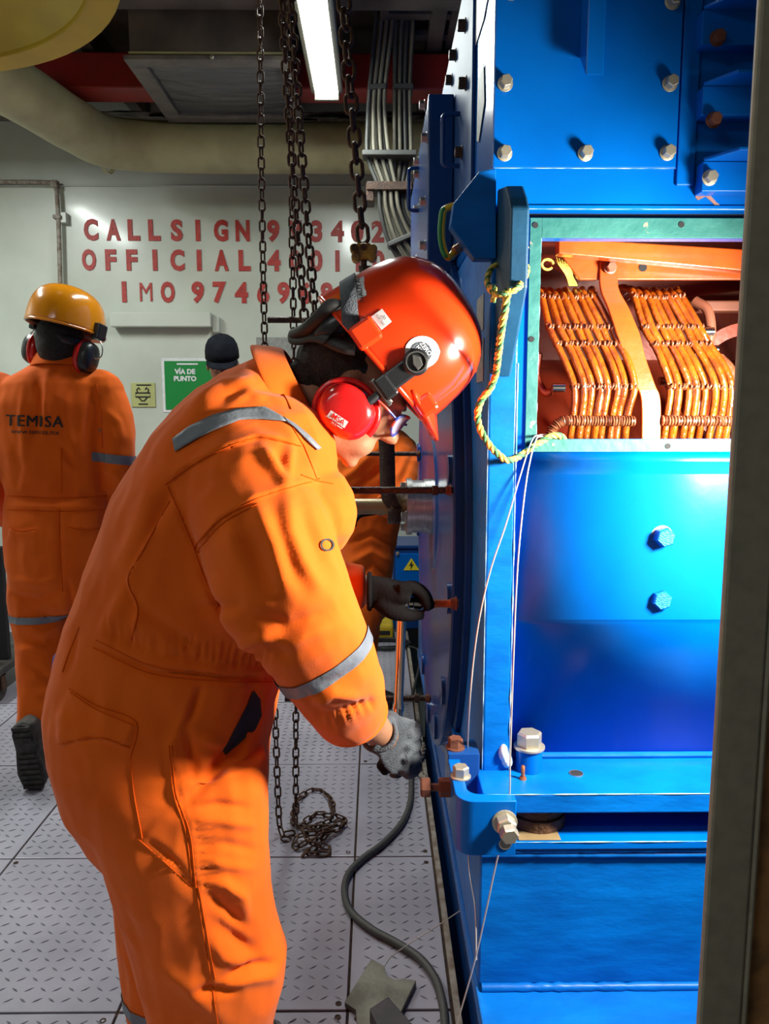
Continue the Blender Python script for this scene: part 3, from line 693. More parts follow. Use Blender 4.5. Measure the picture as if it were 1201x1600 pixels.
# --- upper housing
uh = MB(); uh.box(.2, XF, 1.383, 3.25, zs + .004, 2.30)
g(uh, 'upper_housing', BLUE, bevel=.004)
g(MB().box(.262, XF, 1.41, 1.95, zs - .006, zs + .006), 'seam_void', VOID)  # black strip set behind the seam gap to paint it dark
xp1, zp = P(1062, 150, 1.37).x, zof(263, 1.372)
pa = g(MB().box(.198, xp1, 1.372, 1.3828, zp, 2.32), 'cover_panel', BLUE, bevel=.0025)
for (px, py) in ((789, 131), (788, 240), (914, 240), (1042, 239), (1046, 131), (798, -12), (1050, 3)):
    bolt('cover_bolt', P(px, py, 1.371), (0, -1, 0), .021, ZINC, G, spin=px % 1.7, head=.75)
hb = MB(); c0, c1 = P(916, 60, 1.33).x, P(944, 60, 1.33).x
hb.prism([(c0, 1.371, 2.32), (c0, 1.371, zof(92, 1.371)), (c0, 1.328, zof(118, 1.328)), (c0, 1.318, 2.32)], (c1 - c0, 0, 0)); g(hb, 'lifting_handle', BLUE, bevel=.002)
# gusset plate at the corner and the lifting fin that shades it
gp = [P(772, 262, 1.345), P(748, 268, 1.345), P(708, 318, 1.345), P(703, 352, 1.345), P(741, 404, 1.345), P(775, 404, 1.345)]
g(MB().prism([P(775, 262, 1.345)] + gp[1:], (0, .034, 0)), 'corner_gusset', BLUED if False else BLUE2, bevel=.002)
fp_ = [(1.36, zof(296, 1.36)), (1.30, zof(298, 1.30)), (1.245, zof(306, 1.245)), (1.225, zof(325, 1.225)), (1.225, zof(450, 1.225)), (1.26, zof(490, 1.26)), (1.36, zof(590, 1.36))]
fp_ = [(1.36, fp_[0][1]), (1.275, fp_[1][1]), (1.24, fp_[2][1] - .004), (1.222, fp_[3][1])] + fp_[4:]
g(MB().prism([(.205, y, z) for y, z in fp_], (.030, 0, 0)), 'lifting_fin', TEALD, bevel=.004)
g(MB().box(.247, P(1170, 300, 1.383).x + .5, 1.379, 1.3835, zs + .0045, zs + .011), 'edge_trim', BLUE, bevel=.001)
# right-hand brackets with projecting lips that shade the panel above
def angle_bracket(ytop, ybot, Y, lip, xleft=1097):
    zt_, zb_ = zof(ytop, Y, 1130), zof(ybot, Y, 1130); x0_ = P(xleft, (ytop + ybot) / 2, Y).x
    m = MB(); m.box(x0_, 1.2, Y, 1.3825, zb_, zt_)
    m.prism([(x0_, Y, zt_), (x0_ + .035, Y - lip, zt_), (1.2, Y - lip, zt_), (1.2, Y, zt_)], (0, 0, .006))
    return g(m, 'angle_bracket', BLUE, bevel=.0015)
angle_bracket(252, 299, 1.352, .055); angle_bracket(134, 180, 1.352, .05); angle_bracket(15, 70, 1.352, .05)
for (px, py) in ((1108, 278), (1114, 188), (1120, 60)):
    bolt('bracket_bolt', P(px, py, 1.351), (0, -1, 0), .021, ZINC if py > 200 else RUSTR, G, spin=.2)
g(MB().box(P(1062, 150, 1.38).x, P(1090, 150, 1.38).x, 1.377, 1.3832, zof(290, 1.38), 2.3), 'stiffener_strip', BLUE, bevel=.002)
SCRAPE = mat('scraped_primer', (0.32, 0.16, 0.13), 0.7, col2=(0.2, 0.1, 0.08), scale=60)
for poly in ([(1088, 298), (1094, 299), (1100, 305), (1107, 302), (1118, 315), (1125, 321), (1121, 325), (1110, 314), (1102, 307), (1090, 313), (1086, 308)],):
    g(MB().prism([P(x, y, 1.3815) for x, y in poly], (0, .0012, 0)), 'paint_scrape', SCRAPE)
# drive-side upper panels, bolts and terminal box
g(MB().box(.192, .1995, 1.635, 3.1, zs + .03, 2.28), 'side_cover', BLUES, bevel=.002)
for (px, py, X) in ((727, 40, .192), (728, 130, .192), (722, 238, .192), (712, 86, .192), (706, 125, .192), (703, 200, .192), (702, 292, .192)):
    bolt('side_bolt', PX(px, py, X), (-1, 0, 0), .024, ROD, G)
g(MB().prism([PX(762, 0, .1985), PX(738, 0, .1985), PX(739, 84, .1985), PX(756, 30, .1985), PX(765, -20, .1985)], (-.001, 0, 0)), 'white_label', WHITE)
g(MB().prism([PX(756, 100, .1985), PX(747, 125, .1985), PX(745, 220, .1985), PX(748, 222, .1985), PX(757, 160, .1985)], (-.001, 0, 0)), 'worn_label', TAG)
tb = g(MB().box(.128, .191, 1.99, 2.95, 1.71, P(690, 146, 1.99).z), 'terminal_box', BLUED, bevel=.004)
bx = .128
for (px, py) in ((661, 157), (655, 188), (655, 212), (663, 230), (655, 275), (662, 318), (653, 355), (662, 386)):
    bolt('terminal_bolt', (bx, 2.03 + ((663 - px) * .05), P(px, py, 2.1).z), (-1, 0, 0), .022, STEEL, tb)
g(MB().prism([(.128, 1.99, 1.709), (.16, 1.99, 1.64), (.196, 1.99, 1.60), (.196, 1.99, 1.709)], (0, .8, 0)), 'box_support', BLUED, bevel=.003)
def uhandle(Xb, Xo, Y, z0, z1, name='grab_handle'):
    MB().tube(curve_pts([(Xb, Y, z1), (Xo + .014, Y, z1), (Xo + .003, Y, z1 - .004), (Xo, Y, z1 - .016), (Xo, Y, (z0 + z1) / 2), (Xo, Y, z0 + .016), (Xo + .003, Y, z0 + .004), (Xo + .014, Y, z0), (Xb, Y, z0)], 4), .0055, 10).build(name, BLUED, G, 60)
uhandle(.192, .153, 1.86, P(700, 259, 1.86).z, P(700, 178, 1.86).z)
uhandle(.128, .098, 2.42, P(650, 329, 2.42).z, P(650, 263, 2.42).z)
# earth lead, green and yellow
EG = mat('earth_green', (.03, .25, .06), .4); EY = mat('earth_yellow', (.7, .42, .02), .4)
ea = curve_pts([(.16, 1.40, P(705, 318, 1.40).z), P(697, 326, 1.40), P(691, 345, 1.40), P(690, 370, 1.40), P(694, 392, 1.40), P(700, 402, 1.40), P(706, 398, 1.41), P(713, 386, 1.42)], 6)
g(MB().tube(ea, .0062, 10), 'earth_lead', EY, smooth=70)
g(MB().tube([p + V((-.0035, -.0036, 0)) for p in ea[6:-12]], .0042, 8), 'earth_lead', EG, smooth=70)
g(MB().lathe(P(709, 393, 1.405), V((.7, .3, .5)), [(0, .003), (0, .008), (.018, .008), (.018, .003)], n=14), 'cable_lug', COPPER, smooth=30)
# tags on the end plate
for (y0_, y1_) in ((458, 522), (528, 598)):
    a, b = PX(756, y0_, .1965), PX(745, y1_, .1965)
    g(MB().box(.1955, .1968, a.y, b.y, b.z, a.z), 'grey_tag', TAG)
# --- foot flange with jacking bolt
g(MB().box(.186, XF, 1.268, 1.50, .664, .700), 'foot_flange', BLUE2, bevel=.003)
g(MB().box(.25, XF, 1.404, 1.425, .7, .712), 'weld_fillet', BLUE2, bevel=.006)
c = P(825, 1190, 1.37)
jb = g(MB().lathe((c.x, 1.365, .7005), (0, 0, 1), [(0, .004), (0, .0245), (.040, .0245), (.042, .0225), (.042, .004)], n=28), 'jacking_boss', BLUE, smooth=30)
bolt('jacking_bolt', (c.x, 1.365, .743), (0, 0, 1), .047, ZINC, jb, head=.55, spin=.35)
c = P(816, 1200, 1.33); g(MB().lathe((c.x, 1.325, .7003), (0, 0, 1), [(0, .002), (0, .007), (.004, .006), (.004, .0035), (.024, .0035), (.026, .002)], n=12), 'grease_nipple', COPPER, smooth=40)
c = P(899, 1199, 1.35); g(MB().lathe((c.x, 1.345, .7002), (0, 0, 1), [(0, .001), (0, .011), (.001, .011), (.001, .001)], n=18), 'bolt_hole', VOID)
g(MB().lathe((c.x, 1.345, .7001), (0, 0, 1), [(0, .0115), (0, .013), (.0014, .013), (.0014, .0115)], n=18, closed=True), 'hole_rim', STEEL)
PUTTY = mat('white_putty', (.62, .66, .68), .6, bump=.4, bscale=80)
c = P(786, 1176, 1.36)
pm = MB(); pm.ball(c, .009, .012, .017, 12); pm.ball(c + V((.008, .0, -.016)), .011, .01, .014, 12); pm.ball(c + V((.0, .01, -.008)), .012, .01, .02, 12)
g(pm, 'putty_blob', PUTTY, smooth=60)
# --- shim pads and bedplate
for x in (P(838, 1285, 1.33).x, 1.1):
    sp = g(MB().lathe((x, 1.335, .617), (0, 0, 1), [(0, .01), (0, .052), (.02, .052), (.021, .047), (.024, .047), (.025, .05), (.0465, .05), (.0465, .01)], n=36), 'shim_pad', RUST, smooth=30)
    g(MB().box(x - .045, x + .03, 1.266, 1.32, .6145, .6165), 'brass_shim', BRONZE, bevel=.0006)
bed = g(MB().box(.184, XF, 1.275, 3.3, .328, .598), 'bedplate_beam', BLUE2, bevel=.004)
g(MB().box(.180, XF, 1.262, 3.3, .5985, .6142), 'bedplate_top', BLUE, bevel=.003)
def bead(pts, r=.006, seed=0):
    q = curve_pts(pts, 30); rr_ = [r * (1 + .35 * noise.noise((i * .7, seed, 0))) for i in range(len(q))]
    return g(MB().tube(q, rr_, 8), 'weld_bead', BLUE2, smooth=70)
bead([(.186, 1.272, .594), (.6, 1.272, .594), (1.5, 1.272, .594)], .0062)
bead([(.186, 1.272, .585), (.6, 1.272, .583), (1.5, 1.272, .584)], .005, 3)
g(MB().box(.180, XF, 1.10, 3.3, .285, .322), 'bedplate_flange', BLUE2, bevel=.004)
bead([(.19, 1.27, .326), (.6, 1.27, .326), (1.5, 1.27, .327)], .008, 7)
g(MB().box(.215, XF, 1.25, 3.28, -.85, .285), 'bedplate_web', BLUED, bevel=.004)
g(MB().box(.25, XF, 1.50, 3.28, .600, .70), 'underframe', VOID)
# --- corner stopper bracket bolted to the bedplate
zt2, zb2 = P(760, 1252, 1.19).z, P(770, 1337, 1.19).z
xo = P(806, 1290, 1.19).x; xi = P(712, 1255, 1.20).x
prof = [(xo, 1.19), (xi + .03, 1.19)] + [(xi + .03 - .03 * math.sin(t), 1.22 - .03 * math.cos(t)) for t in np.linspace(.3, PI / 2, 5)] + [(xi, 1.345), (xi + .022, 1.345), (xi + .022, 1.235)] + [(xi + .042 - .02 * math.cos(t), 1.235 - .02 * math.sin(t)) for t in np.linspace(.3, PI / 2, 4)] + [(xo, 1.212)]
cbk = g(MB().prism([(x, y, zb2) for x, y in prof], (0, 0, zt2 - zb2)), 'corner_stopper', BLUE, bevel=.0015, smooth=30)
g(MB().box(xi, .19, 1.345, 1.40, zb2, zt2 + .01), 'stopper_block', BLUED, bevel=.002)
c = P(788, 1284, 1.19); bolt('stopper_bolt', c, (0, -1, .05), .034, ZINC, cbk, head=.62, spin=.4); bolt('stopper_bolt', c + V((.002, -.024, -.003)), (0.06, -1, -.15), .031, ZINC, cbk, washer=False, head=.5, spin=.1)
c = P(789, 1318, 1.1895); g(MB().lathe(c, (0, -1, 0), [(0, .0008), (0, .0085), (.001, .0085), (.001, .0008)], n=18), 'bolt_hole', VOID, cbk)
g(MB().lathe(c, (0, -1, 0), [(0, .009), (0, .0105), (.0014, .0105), (.0014, .009)], n=18, closed=True), 'hole_rim', STEEL, cbk)
zc = P(680, 1226, 1.31).z
bolt('side_stop_bolt', (xi + .0, 1.30, zc), (-1, 0, 0), .034, RUSTR, cbk, washer=False, head=.6)
g(MB().tube([(xi, 1.30, zc), (xi - .05, 1.30, zc)], .007, 12), 'stop_screw', RUSTR, cbk, smooth=50)
bolt('side_stop_bolt', (xi - .036, 1.30, zc), (-1, 0, 0), .034, RUSTR, cbk, washer=False, head=.5, spin=.2)
for (yy, m) in ((1.275, ZINC), (1.37, RUSTR)):
    bolt('top_bolt', (xi + .016, yy, zt2 + (.0003 if yy < 1.3 else .0103)), (0, 0, 1), .029, m, cbk)

# pale edge lines: wear plus edge highlights put into the colour
def worn(pts, r=.0011):
    q = curve_pts(pts, 24); g(MB().tube(q, [r * max(.15, .7 + 1.2 * noise.noise((i * .37, pts[0][0] * 9, pts[0][2] * 7))) for i in range(len(q))], 5), 'edge_wear_glint', WORN, smooth=70)
worn([(.2472, 1.3598, .702), (.2472, 1.3598, 1.0), (.2472, 1.3598, 1.45)], .0016); worn([(.1968, 1.3598, .702), (.1968, 1.3598, 1.0), (.1968, 1.3598, 1.40)], .0008)
worn([(.187, 1.2678, .7), (.5, 1.2678, .7), (1.0, 1.2678, .7)]); worn([(.25, 1.3788, zs + .0045), (.5, 1.3788, zs + .0045), (1.0, 1.3788, zs + .0045)], .0009)
worn([(xl, 1.4015, zb), (xl, 1.4015, 1.5), (xl, 1.4015, zt)], .0012); worn([(.247, 1.4015, zs - .006), (.6, 1.4015, zs - .006), (1.0, 1.4015, zs - .006)], .0011)
worn([(.181, 1.2615, .614), (.5, 1.2615, .614), (1.0, 1.2615, .614)], .0009); worn([(.2, 1.3719, zp), (.35, 1.3719, zp), (xp1, 1.3719, zp)], .0007); worn([(.248, 1.3975, prof_top), (.6, 1.3975, prof_top), (1.0, 1.3975, prof_top)], .0009)

# threaded rods standing out of the end cover
def rod(px0, px1, py, X, r, label, nutpx=None, m=ROD, rag=0):
    a = PX(px1, py, X); b = P(px0, py, a.y); b = V((b.x, a.y, a.z))
    e = empty('threaded_rod', a, label, 'rod', 'threaded rods in the end cover')
    n = 90; L_ = (a - b).length; pts = [a + (b - a) * i / n for i in range(n + 1)]
    MB().tube(pts, [r * (1 + .09 * (i % 2)) for i in range(n + 1)], 10).build('rod_shaft', m, e, 70)
    if nutpx:
        c = P(nutpx, py, a.y); bolt('nut', (c.x, a.y, a.z), (-1, 0, 0), r * 3.1, m, e, washer=False, head=.55)
    bolt('nut', (a.x - .004, a.y, a.z), (-1, 0, 0), r * 3.0, RUSTR, e, washer=True, head=.4)
    return e, a
rod(470, 707, 766, .160, .0072, 'black threaded rod just above the wide steel shaft hub', 684)
rod(500, 657, 709, .160, .0078, 'thin black threaded rod crossing below the helmet brim')
rod(445, 673, 1091, .160, .0085, 'black threaded rod low on the cover above the floor', 655)
rod(418, 668, 500, .160, .0095, 'black threaded rod end sticking out behind the orange-red helmet')
stud, studp = rod(664, 716, 943, .160, .0078, 'copper-coloured stud that the wrench socket turns', None, COPPER)

# sling of the chain block round the shaft
SX = .052
sl = MB()
for (w, pts) in ((.022, [P(572, 415, 2.25), P(588, 560, 2.24), P(603, 690, 2.235), P(606, 770, 2.215), (SX, 2.216, CZ_)]), (.022, [P(574, 415, 2.27), P(590, 560, 2.28), P(604, 690, 2.285), P(607, 770, 2.306), (SX, 2.307, CZ_)])):
    q = curve_pts(pts, 6); sl.grid([[p - V((w, 0, 0)) for p in q], [p + V((w, 0, 0)) for p in q]])
q = [V((SX, CY_ + .0475 * math.cos(t), CZ_ + .0475 * math.sin(t))) for t in np.linspace(PI, 2 * PI, 14)]
sl.grid([[p - V((.019, 0, 0)) for p in q], [p + V((.019, 0, 0)) for p in q]])
meta(sl.build('lifting_sling', SLING, None, 50, thick=.004), 'dark oily lifting sling looped round the shaft', 'sling')
# ================================================================ people
def remesh(mb, voxel, it=6, fac=0.5):
    o = link('tmp', mb.mesh('tmp'))
    md = o.modifiers.new('r', 'REMESH'); md.mode = 'VOXEL'; md.voxel_size = voxel; md.use_smooth_shade = True
    if it:
        sm = o.modifiers.new('s', 'SMOOTH'); sm.factor = fac; sm.iterations = it
    return resolve(o)
def arrays(me):
    n = len(me.vertices); co = np.empty(n * 3); no = np.empty(n * 3)
    me.vertices.foreach_get('co', co); me.vertices.foreach_get('normal', no)
    return co.reshape(-1, 3), no.reshape(-1, 3)
def to_px(co):
    d = co - np.array(CAM); z = d @ np.array(_F)
    return np.stack([600.5 + FPX * (d @ np.array(_R)) / z, 800 - FPX * (d @ np.array(_U)) / z], 1)
def seg_dist(p, poly):
    "distance, signed side and run 0..1 along a polyline, in photo measure"
    poly = np.array(poly, float); best = np.full(len(p), 1e9); side = np.zeros(len(p)); run = np.zeros(len(p))
    ln = np.r_[0, np.cumsum(np.linalg.norm(np.diff(poly, axis=0), axis=1))]
    for i in range(len(poly) - 1):
        a, b = poly[i], poly[i + 1]; ab = b - a; L2 = ab @ ab
        t = np.clip(((p - a) @ ab) / L2, 0, 1); q = a + t[:, None] * ab; d = np.linalg.norm(p - q, axis=1)
        m = d < best; best[m] = d[m]
        cr = ab[0] * (p[:, 1] - a[1]) - ab[1] * (p[:, 0] - a[0]); side[m] = np.sign(cr[m])
        run[m] = ((ln[i] + t * math.sqrt(L2)) / ln[-1])[m]
    return best, side, run
def wrinkle(me, folds=(), steps=(), amp=0.0025, freq=9.0, seed=0.0, stretch=(1, 1, .55)):
    "cloth relief: soft noise, drawn folds (ridge or valley) and overlapping seam edges"
    co, no = arrays(me); px = to_px(co)
    front = np.clip((-(no @ np.array([0.15, 1.0, -.1]))) * 2.2, 0, 1)
    dsp = np.zeros(len(co))
    for i in range(len(co)):
        x, y, z = co[i]
        v = V((x * freq * stretch[0] + seed, y * freq * stretch[1], z * freq * stretch[2]))
        n1 = noise.noise(v)
        dsp[i] = amp * (1.1 * n1 + .9 * (0.5 - abs(noise.noise(v * 1.9 + V((3, 1, 7)))) * 2) + .35 * noise.noise(v * 4.3))
    for (poly, a, w) in folds:
        d, s, r = seg_dist(px, poly)
        dsp += 1.3 * a * np.exp(-(d / w) ** 2) * np.sqrt(np.clip(np.sin(np.clip(r, .02, .98) * PI), 0, 1)) * front
    for (poly, a, w) in steps:
        d, s, r = seg_dist(px, poly)
        sd = d * s
        up = np.clip((sd + 1.2) / 2.4, 0, 1)
        fade = np.clip(np.minimum(r, 1 - r) * 12, 0, 1)
        dsp += a * up * np.exp(-np.clip(sd, 0, None) / w) * (d < 90) * fade * front
    co2 = co + no * dsp[:, None]
    me.vertices.foreach_set('co', co2.ravel()); me.update(); me.shade_smooth()
    return me
def bvh_of(me, M=None):
    vs = [v.co.copy() if M is None else M @ v.co for v in me.vertices]
    return BVHTree.FromPolygons(vs, [tuple(p.vertices) for p in me.polygons])
def hit(bvh, px, py, off=0.0015):
    d = ray(px, py).normalized(); loc, n, i, dist = bvh.ray_cast(CAM, d, 12)
    if loc is None:
        return None
    if n.dot(d) > 0: n = -n
    return loc + n * off
def strip_on(name, bvh, up, lo, m, parent, off=.002, k=26, rows=5, thick=.001):
    "a band sewn onto the cloth between two drawn edges"
    def res(pl):
        pl = np.array(pl, float); l = np.r_[0, np.cumsum(np.linalg.norm(np.diff(pl, axis=0), axis=1))]; t = np.linspace(0, l[-1], k)
        return np.stack([np.interp(t, l, pl[:, 0]), np.interp(t, l, pl[:, 1])], 1)
    A, B = res(up), res(lo); g = []; last = None
    for j in range(rows):
        f = j / (rows - 1); row = []
        for i in range(k):
            q = A[i] * (1 - f) + B[i] * f; h = hit(bvh, q[0], q[1], off)
            if h is None: h = last if last is not None else P(q[0], q[1], 1.3)
            last = h; row.append(h)
        g.append(row)
    return MB().grid(g).build(name, m, parent, 80, thick=thick)
def patch_on(name, bvh, outline, m, parent, off=.0012, rings=4, thick=0.0):
    "sticker or dark patch with a drawn outline laid on a surface"
    o = np.array(outline, float); c = o.mean(0); n = len(o); vs = []; fs = []
    h0 = hit(bvh, *c, off); vs.append(h0)
    for r in range(1, rings + 1):
        for q in o:
            p = c + (q - c) * r / rings; h = hit(bvh, *p, off); vs.append(h if h is not None else vs[-1])
    for i in range(n): fs.append((0, 1 + i, 1 + (i + 1) % n))
    for r in range(rings - 1):
        for i in range(n):
            a = 1 + r * n
            fs.append((a + i, a + n + i, a + n + (i + 1) % n, a + (i + 1) % n))
    return MB().add(vs, fs).build(name, m, parent, 80, thick=thick)
def text_on(name, bvh, body, px, py, size, ang, m, parent, off=.0022, bold=0.0, space=1.0):
    me = text_mesh(body, size, 0, bold, space); ca, sa = math.cos(ang), math.sin(ang)
    bm = bmesh.new(); bm.from_mesh(me); bmesh.ops.subdivide_edges(bm, edges=[e for e in bm.edges if e.calc_length() > size * .3], cuts=2)
    for v in bm.verts:
        x, y = v.co.x, -v.co.y; h = hit(bvh, px + x * ca - y * sa, py + x * sa + y * ca, off)
        v.co = h if h is not None else P(px, py, 3)
    bm.to_mesh(me); bm.free(); me.materials.clear(); me.materials.append(m)
    return link(name, me, m, parent)
def seam_on(name, bvh, poly, m, parent, r=.0013, k=8, off=.0005):
    pts = []
    q = curve_pts([V((x, y, 0)) for x, y in poly], k)
    for p in q:
        h = hit(bvh, p.x, p.y, off)
        if h is not None and (not pts or (h - pts[-1]).length < .06): pts.append(h)
    return MB().tube(pts, r, 6).build(name, m, parent, 70) if len(pts) > 2 else None
def band(name, me, c, ax, half, rad, m, parent, off=.0025):
    "a band of tape right round a sleeve or a leg"
    c, ax = V(c), V(ax).normalized()
    bm = bmesh.new(); bm.from_mesh(me)
    bmesh.ops.delete(bm, geom=[v for v in bm.verts if (v.co - c).length > rad or abs((v.co - c).dot(ax)) > half * 3], context='VERTS')
    for s in (1, -1):
        bmesh.ops.bisect_plane(bm, geom=bm.verts[:] + bm.edges[:] + bm.faces[:], plane_co=c + ax * half * s, plane_no=ax * s, clear_outer=True)
    left = set(bm.verts); parts = []      # keep only the ring round this limb
    while left:
        st = [left.pop()]; comp = set(st)
        while st:
            v = st.pop()
            for e in v.link_edges:
                w = e.other_vert(v)
                if w in left: left.discard(w); comp.add(w); st.append(w)
        parts.append(comp)
    parts.sort(key=len)
    bmesh.ops.delete(bm, geom=[v for p in parts[:-1] for v in p], context='VERTS')
    bm.normal_update()
    for v in bm.verts: v.co += v.normal * off
    me2 = bpy.data.meshes.new(name); bm.to_mesh(me2); bm.free(); me2.shade_smooth(); me2.materials.append(m)
    return link(name, me2, m, parent)

def head_geo(mb, O, f, l, u, s=1.0, face=True):
    "skull, jaw, nose, ears, lips and brow of a head about 0.23 m high; O lies between the ears"
    O, f, l, u = V(O), V(f), V(l), V(u)
    pt = lambda a, b, c: O + (f * a + l * b + u * c) * s
    ax = (f, l, u)
    mb.ball(pt(-.005, 0, .05), .098 * s, .077 * s, .098 * s, 24, ax)
    mb.loft([(pt(.035, 0, .075), f * .06 * s, l * .066 * s), (pt(.042, 0, .03), f * .055 * s, l * .068 * s), (pt(.045, 0, -.015), f * .048 * s, l * .064 * s),
             (pt(.043, 0, -.055), f * .046 * s, l * .055 * s), (pt(.045, 0, -.085), f * .040 * s, l * .042 * s), (pt(.05, 0, -.105), f * .028 * s, l * .026 * s)], n=20)
    mb.ball(pt(.02, 0, -.06), .06 * s, .057 * s, .035 * s, 16, ax)
    mb.loft([(pt(.092, 0, .022), f * .010 * s, l * .008 * s), (pt(.104, 0, .0), f * .013 * s, l * .011 * s), (pt(.112, 0, -.02), f * .016 * s, l * .017 * s), (pt(.10, 0, -.034), f * .012 * s, l * .016 * s)], n=12)
    mb.ball(pt(.116, 0, -.022), .012 * s, .012 * s, .011 * s, 10, ax)
    mb.ball(pt(.088, 0, -.052), .011 * s, .024 * s, .0065 * s, 10, ax); mb.ball(pt(.086, 0, -.064), .011 * s, .021 * s, .0075 * s, 10, ax)
    mb.ball(pt(.080, 0, -.098), .018 * s, .02 * s, .015 * s, 10, ax)
    mb.ball(pt(.086, .03, .034), .014 * s, .026 * s, .008 * s, 10, ax); mb.ball(pt(.086, -.03, .034), .014 * s, .026 * s, .008 * s, 10, ax)
    for sd in (1, -1):
        mb.ball(pt(-.005, sd * .078, .0), .018 * s, .008 * s, .03 * s, 12, ax)
    return pt
def eyes(pt, parent, s=1.0):
    EYE = MATS.get('eye') or mat('eye', (.6, .58, .55), .2)
    for sd in (1, -1):
        MB().ball(pt(.082, sd * .031, .012), .012 * s, n=12).build('eye', EYE, parent, 60)
        MB().ball(pt(.0895, sd * .031, .012), .0055 * s, n=10).build('iris', INK, parent, 60)

def helmet(parent, O, f, l, u, m, L=.142, W=.112, H=.160, brim=.03, dipm=.012):
    "safety helmet: shell with ridge and gutter, peak, slots; O = centre of the rim plane"
    O, f, l, u = V(O), V(f), V(l), V(u)
    hat = MB(); secs = []
    prof = [(-.012, 1.0), (.0, 1.0), (.03, .985), (.06, .955), (.085, .905), (.108, .83), (.126, .73), (.14, .61), (.15, .47), (.156, .30), (.160, .05)]
    for t, sc in prof:
        t2 = t * H / .16
        secs.append((O + u * t2 - f * .004 * t / .16, f * L * sc, l * W * sc, 2.15))
    hat.loft(secs, n=48, cap=False)
    def dip(t):   # the shell reaches lower over the ears and the nape
        k = (1 - math.cos(t)) / 2; return dipm * (k ** 1.1) * (1 - .25 * k)
    wts = [max(0.0, 1 - max(t, 0) / .075) for t, sc in prof]
    hat.v = [tuple(V(v) - u * (dip(2 * PI * (i % 48) / 48) * wts[i // 48])) for i, v in enumerate(hat.v)]
    h = hat.build('helmet_shell', m, parent, 180, thick=-.004)
    # crown ridges
    def on(a, t): # point on the crown: a = sideways angle offset, t along front-back -1..1
        ang = t * 1.18; r = .985
        k = math.cos(ang); 
        return O + f * (L * math.sin(ang) * .99) + l * (a * W) + u * (H * (max(k, 0) ** .62) * (1 - .5 * (a ** 2)) * 1.0)
    rd = MB()
    for a, wd in ((0, .012),):
        q = [on(a, t) for t in np.linspace(-.82, .82, 17)]
        rd.tube([p - u * (wd * .62) for p in q], [wd * (.35 + .65 * math.sin(PI * i / 16)) for i in range(17)], 8, flat=.55, up=tuple(u))
    rd.build('crown_ridge', m, h, 60)
    # rain gutter round the edge and peak at the front
    gt = MB(); gt.tube([O - u * (.010 + dip(t)) + f * L * 1.0 * math.cos(t) + l * W * 1.0 * math.sin(t) for t in np.linspace(0, 2 * PI, 64, endpoint=False)], .0045, 8, closed=True)
    gt.build('rim_gutter', m, h, 60)
    bm_ = []
    for j in range(6):
        row = []
        for i in range(25):
            t = (i / 24 - .5) * 2.5; e = j / 5
            k = math.cos(t / 2.5 * PI * .98); k = max(k, 0) ** .8
            row.append(O + f * (L * .975 + brim * 1.25 * k * e) * math.cos(t * .78) + l * (W * .975 + .006 * e) * math.sin(t * .78) + u * (.014 * k - .008 - .022 * e * k))
        bm_.append(row)
    MB().grid(bm_).build('peak', m, h, 180, thick=.007)
    return h
def extract_slab(name, o, c, ax, half, m, parent, off, keep=None):
    me = o.data if isinstance(o, bpy.types.Object) else o
    c, ax = V(c), V(ax).normalized(); bm = bmesh.new(); bm.from_mesh(me)
    for s in (1, -1):
        bmesh.ops.bisect_plane(bm, geom=bm.verts[:] + bm.edges[:] + bm.faces[:], plane_co=c + ax * half * s, plane_no=ax * s, clear_outer=True)
    if keep: bmesh.ops.delete(bm, geom=[v for v in bm.verts if not keep(v.co)], context='VERTS')
    bm.normal_update()
    for v in bm.verts: v.co += v.normal * off
    me2 = bpy.data.meshes.new(name); bm.to_mesh(me2); bm.free(); me2.shade_smooth(); me2.materials.append(m)
    o2 = link(name, me2, m, parent); md = o2.modifiers.new('solid', 'SOLIDIFY'); md.thickness = .002; md.offset = 1
    return o2
def boot(parent, ankle, f, u, m=BOOT, ms=SOLE):
    "work boot; ankle = centre of the shaft top, about 0.13 m above the sole"
    a, f, u = V(ankle), V(f).normalized(), V(u).normalized(); l = u.cross(f)
    pt = lambda x, y, z: a + f * x + l * y + u * z
    mb = MB()
    mb.loft([(pt(-.005, 0, .02), f * .058, l * .05), (pt(-.005, 0, -.03), f * .056, l * .048), (pt(.0, 0, -.07), f * .066, l * .046), (pt(.01, 0, -.112), f * .075, l * .045)], n=20)
    mb.loft([(pt(-.06, 0, -.085), u * .03, l * .036), (pt(0, 0, -.075), u * .045, l * .043), (pt(.07, 0, -.085), u * .034, l * .046), (pt(.13, 0, -.09), u * .03, l * .05), (pt(.17, 0, -.095), u * .025, l * .045), (pt(.195, 0, -.1), u * .014, l * .028)], n=20)
    me = remesh(mb, .007, 4); b = link('boot', me, m, parent); me.materials.clear(); me.materials.append(m); me.shade_smooth()
    out = [(-.075, .0), (-.065, .03), (-.03, .038), (.03, .036), (.08, .044), (.13, .05), (.175, .042), (.2, .022), (.207, 0)]
    poly = [pt(x, y, -.13) for x, y in out] + [pt(x, -y, -.13) for x, y in out[-2:0:-1]]
    MB().prism(poly, u * .022).build('sole', ms, b, bevel=.004)
    mbt = MB()
    for x in np.arange(-.06, .2, .022):
        if .0 < x < .04: continue
        w = .034 if x < .05 else .04
        mbt.obox(pt(x, 0, -.132), f * .006, l * w * .9, u * .004)
    meta(mbt.build('tread', ms, b), kind='stuff')
    return b
